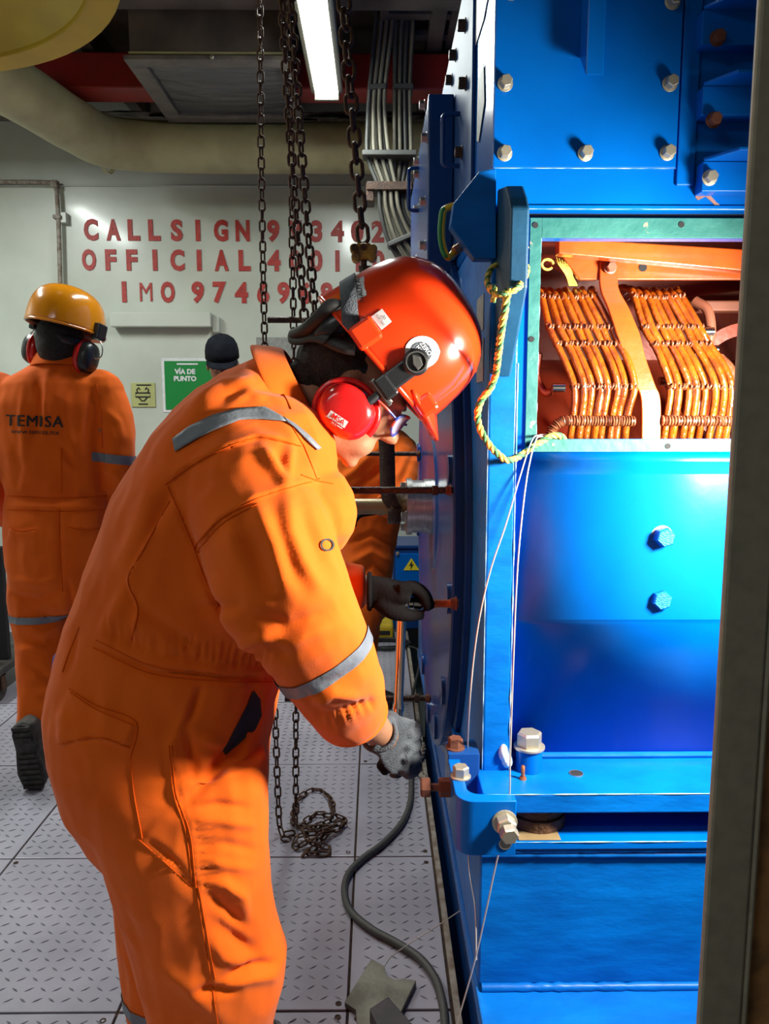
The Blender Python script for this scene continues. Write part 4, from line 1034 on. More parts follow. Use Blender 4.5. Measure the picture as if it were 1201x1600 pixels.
def muff(parent, c, n, f, u, mcup, mpad, r=(.046, .038), name='ear_muff'):
    "ear muff cup: c = centre of the ear side, n = outward"
    c, n, f, u = V(c), V(n), V(f), V(u)
    secs = [(c, f * r[1] * .98, u * r[0] * .98), (c + n * .012, f * r[1], u * r[0]), (c + n * .024, f * r[1] * .97, u * r[0] * .97), (c + n * .036, f * r[1] * .86, u * r[0] * .86), (c + n * .042, f * r[1] * .62, u * r[0] * .64), (c + n * .044, f * r[1] * .1, u * r[0] * .1)]
    cup = MB().loft(secs, n=36, e=2.3).build(name, mcup, parent, 60)
    MB().loft([(c - n * .018, f * r[1] * .82, u * r[0] * .82), (c - n * .012, f * r[1] * .98, u * r[0] * .96), (c - n * .002, f * r[1] * 1.0, u * r[0] * 1.0), (c - n * .0002, f * r[1] * .9, u * r[0] * .9)], n=30, e=2.3).build('cushion', mpad, cup, 60)
    return cup

def hand_mesh(parent, name, m, chains, voxel=.0035):
    mb = MB()
    for pts, rs in chains:
        q = curve_pts(pts, 4); rr_ = list(np.interp(np.linspace(0, len(pts) - 1, len(q)), range(len(pts)), rs))
        mb.tube(q, rr_, 12); mb.ball(q[-1], rr_[-1], n=10)
    return mb

# ---------------------------------------------------------------- the man turning the wrench
def main_worker():
    W = empty('person', (P(330, 1600, 1.37).x, 1.37, 0), 'person in orange coverall and orange-red helmet bending over with a wrench', 'person')
    Yc = 1.37
    mb = MB()
    S = [((172, 1330), (398, 1330), .13), ((142, 1282), (410, 1282), .165), ((112, 1228), (416, 1225), .19), ((93, 1165), (420, 1160), .20), ((86, 1095), (432, 1095), .205), ((92, 1050), (442, 1055), .20), ((110, 985), (455, 1010), .20),
         ((146, 885), (480, 945), .205), ((192, 765), (512, 862), .215), ((248, 676), (528, 792), .22), ((318, 605), (528, 742), .205), ((372, 572), (514, 712), .165), ((412, 552), (500, 694), .10)]
    secs = []
    for a, b, hw in S:
        A, B = P(*a, Yc), P(*b, Yc); secs.append(((A + B) / 2, (B - A) / 2, V((0, hw, 0)), 2.35))
    mb.loft(secs, n=32)
    def leg(rows_, Y, hws):
        sc = []
        for (y, x0, x1), hw in zip(rows_, hws):
            A, B = P(x0, y, Y), P(x1, y, Y); sc.append(((A + B) / 2, (B - A) / 2, V((0, hw, 0)), 2.2))
        mb.loft(sc, n=24)
    leg([(1180, 110, 415), (1225, 124, 417), (1300, 152, 420), (1380, 176, 422), (1440, 194, 432), (1490, 208, 447), (1540, 222, 442), (1600, 238, 424), (1740, 262, 415), (1840, 268, 412), (1885, 266, 410)], 1.265,
        [.10, .112, .115, .108, .10, .098, .094, .09, .085, .088, .09])
    leg([(1150, 140, 400), (1225, 150, 400), (1300, 163, 402), (1380, 176, 400), (1450, 184, 396), (1520, 192, 388), (1600, 205, 380), (1690, 214, 372), (1745, 216, 366)], 1.49, [.10, .112, .112, .105, .10, .095, .09, .088, .09])
    # near sleeve
    arm = [(388, 778, 1.20, .098), (415, 845, 1.165, .104), (446, 920, 1.145, .096), (478, 983, 1.15, .088), (512, 1038, 1.19, .081), (534, 1080, 1.235, .074), (547, 1108, 1.265, .064), (551, 1117, 1.275, .060)]
    mb.tube([P(x, y, Y) for x, y, Y, r in arm], [r for *_, r in arm], 24)
    mb.ball(P(395, 770, 1.22), .115, n=16); mb.ball(P(425, 720, 1.27), .11, n=16); mb.ball(P(480, 800, 1.25), .085, n=16)
    far = [(470, 760, 1.52, .10), (468, 850, 1.58, .085), (478, 915, 1.60, .072), (520, 918, 1.60, .06), (555, 917, 1.60, .050), (569, 917, 1.60, .046)]
    mb.tube([P(x, y, Y) for x, y, Y, r in far], [r for *_, r in far], 20)
    me = remesh(mb, .0052, 7)
    folds = [ # (line, height, width)
        ([(205, 905), (180, 960), (150, 1005)], .006, 14), ([(240, 760), (215, 830), (180, 900)], .007, 16), ([(275, 730), (255, 790), (235, 840)], -.006, 12),
        ([(300, 640), (350, 600), (400, 590)], .006, 9), ([(310, 660), (370, 615), (425, 612)], -.005, 8), ([(330, 640), (390, 612), (440, 625)], .005, 7), ([(230, 720), (290, 650), (350, 605)], .004, 14),
        ([(318, 905), (350, 960), (400, 1010)], .010, 22), ([(400, 790), (425, 850), (440, 905), (455, 935)], .010, 15), ([(372, 800), (400, 870), (425, 930)], -.008, 16),
        ([(447, 770), (452, 830), (470, 880), (505, 925)], .009, 13), ([(470, 790), (490, 840), (505, 880)], -.007, 12), ([(410, 700), (432, 735), (446, 765)], .009, 9), ([(455, 690), (450, 725), (447, 755)], .007, 8), ([(430, 705), (440, 735), (445, 755)], -.003, 8),
        ([(520, 830), (540, 880), (540, 930)], -.006, 12), ([(400, 960), (450, 985), (530, 950)], -.008, 16), ([(395, 985), (440, 1005), (520, 975)], .006, 12), ([(430, 1000), (445, 1035)], -.006, 12),
        ([(480, 1105), (520, 1085), (562, 1090)], .006, 8), ([(500, 1075), (540, 1060), (570, 1030)], -.005, 10), ([(500, 1120), (540, 1112), (590, 1095)], -.005, 7), ([(470, 1075), (490, 1105), (505, 1130)], -.005, 9),
        ([(150, 1010), (240, 1052), (350, 1062), (438, 1060)], -.006, 6), ([(160, 985), (250, 1025), (350, 1040), (435, 1045)], -.003, 6),
        ([(300, 1080), (285, 1120), (268, 1160), (272, 1240), (290, 1300)], .004, 8), ([(315, 1075), (300, 1115), (292, 1135)], -.007, 7), ([(292, 1140), (303, 1190), (303, 1220)], -.008, 8), ([(312, 1150), (340, 1160), (352, 1155)], .006, 9),
        ([(398, 1070), (405, 1110), (380, 1160), (345, 1195), (300, 1245), (280, 1270)], -.012, 11), ([(412, 1090), (412, 1130), (385, 1175), (340, 1215)], .008, 12),
        ([(300, 1262), (340, 1258), (390, 1262)], -.005, 7), ([(305, 1285), (345, 1282), (400, 1290)], .005, 8), ([(305, 1320), (350, 1318), (405, 1330)], -.004, 8), ([(308, 1345), (350, 1352), (400, 1358)], .004, 8),
        ([(318, 1382), (350, 1380), (378, 1400), (385, 1430)], .008, 9), ([(330, 1400), (355, 1425), (385, 1450)], -.009, 10), ([(335, 1440), (370, 1470), (400, 1490)], -.009, 11), ([(330, 1465), (350, 1495), (390, 1505)], .006, 10),
        ([(350, 1528), (390, 1512), (432, 1504)], -.010, 8), ([(345, 1540), (390, 1530), (435, 1525)], .006, 9), ([(300, 1548), (340, 1545), (370, 1548)], -.008, 7), ([(180, 1385), (215, 1480), (245, 1590)], -.004, 12), ([(255, 1520), (300, 1545), (345, 1590)], .006, 14),
        ([(225, 1310), (270, 1345), (298, 1382)], -.006, 7), ([(100, 1110), (105, 1140), (90, 1160)], .004, 12), ([(120, 980), (110, 1030), (98, 1060)], -.004, 5), ([(200, 905), (222, 950), (300, 1010)], -.005, 10), ([(300, 950), (340, 945), (380, 950)], -.005, 9), ([(370, 1015), (400, 1000), (425, 985)], .005, 9)]
    rg_ = random.Random(2)
    for k in range(22):   # gathers of the elastic waist
        x = 170 + k * 12; y0 = 1000 + 60 * (1 - math.exp(-(x - 150) / 120)) - 12
        folds.append(([(x, y0 - 26 - rg_.uniform(0, 14)), (x - 3 + rg_.uniform(-4, 4), y0 + rg_.uniform(-4, 8))], -.0045 * rg_.uniform(.5, 1.2), 3.6))
    for k in range(9):    # puckers beside the leg seam
        y = 1285 + k * 12; folds.append(([(300, y), (318 + rg_.uniform(0, 12), y + 3), (334 + rg_.uniform(0, 14), y + rg_.uniform(-3, 5))], -.003, 3.5))
    for k in range(6):
        x = 520 + 13 * k; folds.append(([(x, 1142 - k * 6), (x - 8, 1118 - k * 6)], -.003, 4))
    steps = [ # overlapping cloth edges; the raised side lies left of the direction of travel in the photo
        ([(470, 697), (440, 690), (400, 684), (342, 704), (290, 733), (258, 757)], .007, 26), ([(502, 748), (440, 766), (400, 780), (342, 812), (303, 856)], .006, 18),
        ([(205, 1000), (215, 950), (200, 905), (222, 862), (265, 783)], .010, 26), ([(345, 965), (318, 905), (300, 850), (262, 762)], -.006, 20),
        ([(108, 1076), (150, 1102), (212, 1128), (203, 1165)], .0045, 40), ([(203, 1168), (150, 1150), (92, 1162)], .006, 22), ([(298, 1383), (255, 1345), (215, 1310)], .006, 30), ([(342, 1600), (325, 1500), (306, 1385), (296, 1300), (268, 1165)], .004, 25)]
    me = wrinkle(me, folds, steps, amp=.0032, freq=8.5, seed=4.2)
    cov = link('coverall', me, ORANGE, W); me.materials.clear(); me.materials.append(ORANGE)
    bv = bvh_of(me)
    # tapes
    strip_on('reflective_tape', bv, [(271, 687), (297, 667), (335, 650), (372, 640), (412, 637), (440, 652)], [(275, 707), (310, 686), (335, 673), (375, 658), (410, 657), (446, 660)], STRIPE, cov, off=.003)
    strip_on('reflective_tape', bv, [(440, 652), (460, 664), (482, 682), (499, 700)], [(446, 660), (457, 668), (476, 687), (494, 704)], STRIPE, cov, off=.003, k=12, rows=3)
    a0, a1 = P(490, 1003, 1.165), P(520, 1050, 1.20)
    band('reflective_tape', me, (a0 + a1) / 2, V((.50, .12, -.86)), .0135, .112, STRIPE, cov)
    band('reflective_tape', me, P(290, 1556, 1.49), V((0, 0, 1)) + V((.12, 0, 0)), .0135, .15, STRIPE, cov)
    # seams and stitching
    for pl in ([(258, 757), (290, 733), (342, 704), (400, 684), (440, 690), (470, 697)], [(302, 856), (342, 812), (400, 780), (440, 766), (500, 748)], [(307, 862), (348, 818), (402, 787)], [(262, 760), (300, 850), (320, 905), (350, 962)],
               [(205, 1000), (215, 950), (200, 905), (222, 862), (265, 783)], [(146, 1012), (235, 1052), (345, 1064), (436, 1066)], [(150, 1000), (240, 1041), (345, 1054)], [(268, 1165), (275, 1240), (296, 1300), (306, 1385)], [(264, 1165), (271, 1240), (290, 1300), (301, 1384)],
               [(306, 1386), (318, 1460), (330, 1530), (340, 1600)], [(310, 1386), (323, 1460), (336, 1530)], [(108, 1076), (150, 1102), (212, 1128), (203, 1188)], [(92, 1162), (150, 1152), (203, 1168)], [(110, 1082), (150, 1108), (208, 1133)], [(215, 1310), (255, 1345), (298, 1383)],
               [(204, 1190), (209, 1240), (222, 1310)], [(124, 980), (108, 1020), (98, 1050)], [(455, 665), (470, 690), (476, 700), (496, 752)], [(470, 742), (495, 751), (520, 756)], [(380, 690), (412, 683), (438, 688), (470, 697)], [(395, 560), (425, 590), (445, 620), (455, 640)]):
        seam_on('seam', bv, pl, THREAD, cov, r=.0011)
    patch_on('pocket_dark_patch', bv, [(396, 1078), (406, 1092), (408, 1118), (398, 1140), (380, 1156), (352, 1180), (347, 1172), (360, 1150), (372, 1128), (384, 1104)], INK, cov, off=.0015, rings=5)  # black patch painting the shade inside the gaping pocket
    text_on('sleeve_mark', bv, 'O', 510, 853, 29, .12, INK, cov, off=.002)
    # hem of the near cuff
    c0, c1 = P(545, 1104, 1.262), P(552, 1119, 1.277); ax = (c1 - c0).normalized(); M = basis(ax)
    ring = [c1 - ax * .004 + M.to_3x3() @ V((.0585 * math.cos(t), .0585 * math.sin(t), 0)) for t in np.linspace(0, 2 * PI, 40, endpoint=False)]
    MB().tube(ring, .0045, 8, closed=True).build('cuff_hem', ORANGE, cov, 70)
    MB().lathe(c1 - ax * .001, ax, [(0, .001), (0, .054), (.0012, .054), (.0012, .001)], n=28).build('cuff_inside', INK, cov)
    # collar
    A, B = P(428, 552, Yc), P(500, 688, Yc); n = V((.93, 0, .30)); cc = (A + B) / 2; a = (B - A) / 2; b = V((0, .085, 0))
    col = MB().loft([(cc - n * .030, a * 1.10, b * 1.18), (cc - n * .005, a * 1.02, b * 1.04), (cc + n * .016, a * .97, b * .98), (cc + n * .019, a * 1.0, b * 1.02), (cc + n * .010, a * 1.07, b * 1.10), (cc - n * .014, a * 1.20, b * 1.30), (cc - n * .030, a * 1.28, b * 1.42)], n=40, cap=False)
    cm = remesh_open(col); link('collar', cm, ORANGE, cov)
    # blue pouch behind the hip
    pm = MB(); pm.loft([(P(109, 1003, 1.38), V((.006, 0, 0)), V((0, .03, 0))), (P(102, 1020, 1.38), V((.016, 0, 0)), V((0, .04, 0))), (P(97, 1040, 1.38), V((.012, 0, 0)), V((0, .04, 0))), (P(95, 1056, 1.38), V((.005, 0, 0)), V((0, .03, 0)))], n=16)
    pm.build('blue_pouch', BLUEPLAS, W, 60)

    # body: head, neck, trunk, forearms
    f, u, l = V((.77, 0, -.64)), V((.64, 0, .77)), V((0, 1, 0))
    O = P(546, 606, Yc); bm_ = MB()
    pt = head_geo(bm_, O, f, l, u)
    bm_.ball(P(528, 678, Yc), .048, .05, .038, 16); bm_.ball(P(508, 672, Yc), .045, .055, .045, 16); bm_.ball(P(556, 690, Yc), .036, .042, .03, 14)
    bm_.tube([pt(-.02, 0, -.03), P(505, 625, Yc), P(460, 640, Yc), P(400, 700, Yc)], [.062, .066, .072, .09], 24)
    bm_.tube([P(400, 700, Yc), P(330, 860, Yc), P(270, 1050, Yc), P(270, 1180, Yc)], [.12, .13, .13, .12], 20)
    for Yl, xs in ((1.27, (300, 320, 340)), (1.49, (285, 292, 292))):
        bm_.tube([P(270, 1150, 1.37), P(xs[0], 1300, Yl), P(xs[1], 1500, Yl), P(xs[2], 1850 if Yl < 1.4 else 1720, Yl)], [.09, .08, .06, .04], 16)
    bm_.tube([P(420, 770, 1.27), P(446, 900, 1.16), P(482, 985, 1.155), P(540, 1095, 1.255), P(572, 1127, 1.31), P(590, 1142, 1.345), P(604, 1152, 1.37)], [.05, .05, .048, .040, .034, .029, .028], 16)
    bm_.tube([P(450, 760, 1.50), P(468, 860, 1.585), P(478, 917, 1.60), P(555, 920, 1.60), P(588, 924, 1.602)], [.06, .05, .045, .034, .029], 16)
    bme = remesh(bm_, .005, 9); body = link('body', bme, SKIN, W); bme.materials.clear(); bme.materials.append(SKIN)
    eyes(pt, body)
    hm = MB(); hm.ball(pt(-.026, 0, .035), .092, .0805, .105, 28, (f, l, u)); hm.ball(pt(-.055, 0, -.03), .05, .062, .055, 20, (f, l, u))
    hme = remesh(hm, .005, 3)
    for v in hme.vertices: v.co += v.normal * (.003 * noise.noise(v.co * 90))
    hme.materials.clear(); hme.materials.append(HAIR); link('hair', hme, HAIR, W)
    # helmet
    hf, hu = V((.56, 0, -.83)), V((.83, 0, .56)); HO = P(604, 551, Yc)
    hh = helmet(W, HO, hf, l, hu, HELM, L=.140, W=.113, H=.166, brim=.031, dipm=.046)
    hb = bvh_of(hh.data)
    for (px, py, sx, sy, sz) in ((664, 631, .017, .012, .016), (571, 522, .021, .012, .022)):
        c = hit(hb, px, py, .003) or P(px, py, 1.27)
        MB().obox(c, hf * sx, l * sy, hu * sz).build('accessory_slot', HELM, hh, bevel=.006)
    keep = lambda co: (co - HO).dot(hu) > -.03
    extract_slab('goggle_strap', hh, P(549, 490, Yc), V((1, 0, .08)), .0135, GLOVE, hh, .0025)
    extract_slab('headband', hh, HO - hu * .022, hu, .012, BLACKP, hh, -.012)
    patch_on('name_sticker', hb, [(553, 440), (569, 432), (573, 462), (557, 471)], WHITE, hh, .0015)
    text_on('sticker_text', hb, 'NAUYAN', 562, 451, 10.5, -1.75, INK, hh, .0024)
    patch_on('small_sticker', hb, [(580, 495), (597, 483), (612, 503), (596, 516)], WHITE, hh, .0015)
    text_on('sticker_text', hb, 'RS', 600, 497, 6, .95, INK, hh, .0024); text_on('sticker_text', hb, 'ELECTRIC', 594, 501, 5, .95, INK, hh, .0024)
    ov = [(659 + 27 * math.cos(t), 550 + 25 * math.sin(t)) for t in np.linspace(0, 2 * PI, 28, endpoint=False)]; ov[1] = (686, 553); ov[0] = (687, 549)
    sk = patch_on('round_sticker', hb, ov, WHITE, hh, .0015)
    patch_on('round_sticker_centre', hb, [(657 + 17 * math.cos(t), 551 + 17 * math.sin(t)) for t in np.linspace(0, 2 * PI, 24, endpoint=False)], TAG if False else GLOVE, hh, .0022)
    text_on('sticker_text', hb, 'ZERO', 664, 545, 9.5, .92, WHITE, hh, .0032, .1); text_on('sticker_text', hb, 'HARM', 657, 549, 7.5, .92, WHITE, hh, .0032, .1)
    # ear muffs with arms
    for sd in (-1, 1):
        Ym = Yc + sd * .088
        c = P(541, 643, Ym)
        mu = muff(W, c, (0, sd, 0), V((.80, 0, -.60)), V((.60, 0, .80)), MUFF, mat('brown_cushion', (.07, .03, .025), .6) if sd < 0 else MATS['brown_cushion'], r=(.043, .049), name='ear_muff')
        # raised rim behind the cup
        MB().tube([c + V((.80, 0, -.60)) * (.053 * math.cos(t)) + V((.60, 0, .80)) * (.050 * math.sin(t)) + V((0, sd * .010, 0)) for t in np.linspace(-.2, PI + .9, 26)], .0055, 8).build('muff_rim', MUFF, mu, 70)
        if sd < 0:
            mbv = bvh_of(mu.data)
            q = [(517, 641), (544, 659), (538, 669), (511, 650)]
            patch_on('logo_plate', mbv, q, WHITE, mu, .0008); text_on('logo_text', mbv, 'MSA', 528, 655, 12.5, .60, MUFF, mu, .0016, .15)
            text_on('logo_text', mbv, 'XLS', 521, 662, 5.5, .60, WHITE, mu, .0012)
            strip_on('logo_line', mbv, [(509, 649), (516, 653)], [(508, 650), (515, 654)], WHITE, mu, .001, k=4, rows=2, thick=0); strip_on('logo_line', mbv, [(527, 664), (535, 669)], [(526, 665), (534, 670)], WHITE, mu, .001, k=4, rows=2, thick=0)
            Yk = 1.252
            knob = MB(); kc = P(650, 566, Yk)
            knob.lathe(kc + V((0, .012, 0)), (0, -1, 0), [(0, .002), (0, .022), (.014, .0215), (.017, .018), (.018, .002)], n=28)
            kn = knob.build('muff_knob', BLACKP, W, 40)
            MB().lathe(kc + V((0, -.0058, 0)), (0, -1, 0), [(0, .0150), (0, .0172), (.0018, .0172), (.0018, .0150)], n=28, closed=True).build('knob_ring', CABLE, kn, 40)
            MB().prism([kc + V((x / 870, -.006, -y / 870)) for x, y in ((-6, -10), (5, -7), (9, 4), (2, 12), (-5, 3))], (0, -.003, 0)).build('knob_emblem', CABLE, kn, bevel=.001)
            d = (P(588, 612, Yk) - kc).normalized(); w = V((0, -1, 0)).cross(d)
            ar = MB(); ar.obox((kc + P(605, 600, Yk)) / 2 + V((0, .006, 0)), d * .032, w * .0165, V((0, .008, 0)))
            ar.obox(P(603, 605, Yk) + V((0, .004, 0)), d * .012, w * .020, V((0, .010, 0)))
            ar.build('muff_arm', BLACKP, kn, bevel=.004)
            MB().obox(P(595, 613, Yk) + V((0, .004, 0)), d * .004, w * .026, V((0, .008, 0))).build('arm_clip', CABLE, kn, bevel=.002)
            ar2 = MB(); ar2.tube(curve_pts([P(598, 610, Yk + .004), P(584, 622, Yk), P(574, 630, 1.25), P(566, 636, 1.252)], 5), .0065, 8, flat=.6, up=(0, 1, 0)); ar2.build('muff_yoke', BLACKP, kn, 60)
            MB().tube(curve_pts([P(578, 596, 1.27), P(590, 605, 1.26), P(600, 615, 1.255), P(612, 628, 1.26)], 5), .0022, 6).build('spring_wire', STEEL, kn, 70)
    # goggles pushed to the back of the helmet
    gg = MB(); gg.loft([(P(548, 512, Yc), V((.016, 0, .038)), V((0, .088, 0))), (P(530, 512, Yc), V((.016, 0, .040)), V((0, .09, 0))), (P(508, 514, Yc), V((.02, 0, .034)), V((0, .085, 0))), (P(492, 520, Yc), V((.012, 0, .022)), V((0, .06, 0)))], n=24, e=2.6)
    go = gg.build('goggles', BLACKP, W, 60)
    MB().loft([(P(534, 505, 1.285), V((.006, 0, .012)), V((0, .008, 0))), (P(522, 518, 1.28), V((.020, 0, .022)), V((0, .009, 0))), (P(514, 530, 1.285), V((.016, 0, .010)), V((0, .008, 0)))], n=16).build('goggle_lens', CHROME, go, 60)
    MB().tube(curve_pts([P(532, 480, 1.29), P(516, 478, 1.285), P(498, 496, 1.29), P(476, 516, 1.31), P(458, 525, 1.35), P(466, 531, 1.34), P(496, 526, 1.30), P(535, 542, 1.272), P(556, 546, 1.268)], 6), .007, 8, flat=1.6).build('goggle_band', BLACK, go, 60)
    # safety glasses
    gl = MB()
    for sd in (-1, 1):
        q = [pt(.113, sd * .008, .020), pt(.112, sd * .035, .026), pt(.098, sd * .062, .018), pt(.098, sd * .062, -.004), pt(.108, sd * .040, -.016), pt(.113, sd * .014, -.010)]
        gl.tube(curve_pts(q, 4, True), .0026, 6, closed=True)
        gl.tube(curve_pts([pt(.098, sd * .062, .01), pt(.06, sd * .078, .014), pt(.0, sd * .082, .012)], 5), .0028, 6)
    gl.tube(curve_pts([pt(.113, -.008, .012), pt(.118, 0, .014), pt(.113, .008, .012)], 4), .0024, 6)
    gf = gl.build('safety_glasses', FRAME, W, 70)
    for sd in (-1, 1):
        q = [pt(.112, sd * .008, .018), pt(.111, sd * .035, .024), pt(.097, sd * .062, .016), pt(.097, sd * .062, -.003), pt(.107, sd * .040, -.014), pt(.112, sd * .014, -.009)]
        MB().prism(q, f * .0012).build('lens', LENS, gf)

    # near glove closed on the handle
    hand_c = P(622, 1170, 1.462); ax = (WT - WB).normalized()
    def ring_pt(th, h, r): return hand_c + ax * h + V((math.cos(th), math.sin(th), 0)) * r
    fm = MB(); gm = MB()
    wr, kn_ = P(600, 1138, 1.36), P(634, 1166, 1.432)
    side = ax
    gm.loft([(P(590, 1146, 1.345), V((.0, .031, .0)), (P(606, 1122, 1.345) - P(578, 1172, 1.345)) * .5), (P(601, 1148, 1.362), V((0, .030, 0)), (P(614, 1120, 1.36) - P(590, 1178, 1.36)) * .5),
             (P(618, 1160, 1.395), V((.010, .026, 0)), (P(634, 1122, 1.4) - P(602, 1196, 1.4)) * .5), (P(630, 1168, 1.416), V((.014, .024, 0)), (P(645, 1124, 1.42) - P(616, 1208, 1.42)) * .5), (P(640, 1172, 1.436), V((.012, .016, 0)), (P(650, 1130, 1.43) - P(630, 1210, 1.43)) * .5)], n=24, e=2.6)
    for i in range(4):
        h = .038 - .0245 * i
        pts = [P(632, 1168, 1.42) + ax * h, ring_pt(-.95, h, .036), ring_pt(-.35, h, .036), ring_pt(.5, h, .034), ring_pt(1.1, h, .032)]
        q = curve_pts(pts, 4); gm.tube(q, .0135, 12); gm.ball(q[-1], .0135, n=10)
        pts = [ring_pt(1.1, h, .032), ring_pt(1.7, h, .030), ring_pt(2.3, h - .002, .029), ring_pt(2.9, h - .004, .028), ring_pt(3.5, h - .005, .027)]
        q = curve_pts(pts, 4); fm.tube(q, list(np.linspace(.0125, .0105, len(q))), 12); fm.ball(q[-1], .0105, n=10)
    q = curve_pts([P(603, 1128, 1.375), P(612, 1124, 1.40) , ring_pt(-2.0, .045, .030), ring_pt(-2.9, .043, .026), ring_pt(-3.8, .040, .026)], 5)
    gm.tube(q, list(np.linspace(.017, .011, len(q))), 12); gm.ball(q[-1], .011, n=10)
    fm.ball(P(604, 1196, 1.45), .022, .018, .014, 12)
    g1 = remesh(gm, .0034, 4); g1.materials.clear(); g1.materials.append(GLOVE)
    for v in g1.vertices: v.co += v.normal * (.0006 * noise.noise(v.co * 45))
    gl1 = link('glove', g1, GLOVE, W)
    g2 = remesh(fm, .0034, 3); g2.materials.clear(); g2.materials.append(GLOVED); link('glove_fingers', g2, GLOVED, gl1)
    cc2 = P(592, 1147, 1.346); dd = (P(612, 1158, 1.38) - P(575, 1126, 1.31)).normalized(); M = basis(dd).to_3x3()
    MB().tube([cc2 + M @ V((.034 * math.cos(t), .031 * math.sin(t), 0)) for t in np.linspace(0, 2 * PI, 30, endpoint=False)], .0045, 8, closed=True).build('glove_cuff', GLOVE, gl1, 70)
    # far glove, fingers laid over the socket, thumb below
    Y = studp.y
    gm = MB()
    gm.loft([(P(576, 924, Y), V((0, .03, 0)), V((0, 0, .031))), (P(588, 925, Y), V((0, .032, 0)), V((0, 0, .031))), (P(605, 926, Y), V((0, .04, 0)), V((0, 0, .028))), (P(625, 926, Y), V((0, .045, 0)), V((0, 0, .021))), (P(640, 927, Y), V((0, .043, 0)), V((0, 0, .014)))], n=24, e=2.4)
    for i, (ln, dz) in enumerate(((.92, 2), (1.0, 0), (.96, 0), (.8, 3))):
        dy = -.034 + .0225 * i
        pts = [P(622, 920 + dz, Y + dy), P(622 + 24 * ln, 916 + dz, Y + dy * .9), P(622 + 42 * ln, 928 + dz, Y + dy * .75 - .004), P(622 + 50 * ln, 946 + dz, Y + dy * .6 - .006)]
        q = curve_pts(pts, 4); gm.tube(q, list(np.linspace(.0125, .0098, len(q))), 12); gm.ball(q[-1], .0098, n=10)
    q = curve_pts([P(595, 940, Y - .02), P(612, 955, Y - .03), P(636, 961, Y - .028), P(656, 961, Y - .02)], 5); gm.tube(q, list(np.linspace(.019, .0105, len(q))), 12); gm.ball(q[-1], .0105, n=10)
    g3 = remesh(gm, .0036, 4); g3.materials.clear(); g3.materials.append(GLOVED); gl2 = link('glove', g3, GLOVED, W)
    MB().tube([P(577, 924, Y) + V((0, .034 * math.cos(t), .034 * math.sin(t))) for t in np.linspace(0, 2 * PI, 28, endpoint=False)], .005, 8, closed=True).build('glove_cuff', GLOVED, gl2, 70)
    MB().box(P(622, 913, Y).x, P(636, 913, Y).x, 0, 0, 0, 0) if False else None
    boot(W, (P(345, 1850, 1.265).x, 1.265, .13), (1, 0, 0), (0, 0, 1)); boot(W, (P(300, 1740, 1.49).x, 1.49, .13), (1, 0, 0), (0, 0, 1))
    return W
def remesh_open(mb):
    o = link('tmp', mb.mesh('tmp', 180)); md = o.modifiers.new('s', 'SOLIDIFY'); md.thickness = .003; md.offset = 1
    md = o.modifiers.new('u', 'SUBSURF'); md.levels = 1; md.render_levels = 1
    me = resolve(o); me.materials.clear(); me.materials.append(ORANGE); me.shade_smooth(); return me

# wrench: head on the stud, handle hanging down
WY = studp.y; WX = P(628, 943, WY).x
WT = V((WX, WY, studp.z)); WB = P(618, 1212, 1.455)
wr = empty('torque_wrench', WB, 'long chrome wrench held upright, its socket on the copper stud', 'wrench')
ax_ = (WB - WT).normalized()
MB().lathe((WX - .012, WY, WT.z), (1, 0, 0), [(0, .004), (0, .018), (.003, .021), (.022, .021), (.025, .017), (.025, .004)], n=28).build('ratchet_head', CHROME, wr, 35)
MB().lathe((P(640, 943, WY).x - .01, WY, WT.z), (1, 0, 0), [(0, .004), (0, .0115), (.016, .0118), (.018, .0135), (.0175 + .02, .0135), (.04, .0128), (.041, .009), (.0405, .0078), (.03, .0078)], n=28).build('socket', CHROME, wr, 35)
MB().lathe(WT, ax_, [(.012, .0085), (.04, .0095), (.20, .0095), (.205, .0115), (.215, .0115), (.22, .0095), ((WB - WT).length - .12, .0095)], n=20).build('wrench_shaft', CHROME, wr, 35)
MB().lathe(WT, ax_, [((WB - WT).length - .121, .0085), ((WB - WT).length - .118, .0135), ((WB - WT).length - .02, .0145), ((WB - WT).length, .0125), ((WB - WT).length + .001, .002)], n=20).build('wrench_grip', BLACK, wr, 35)
main_worker()
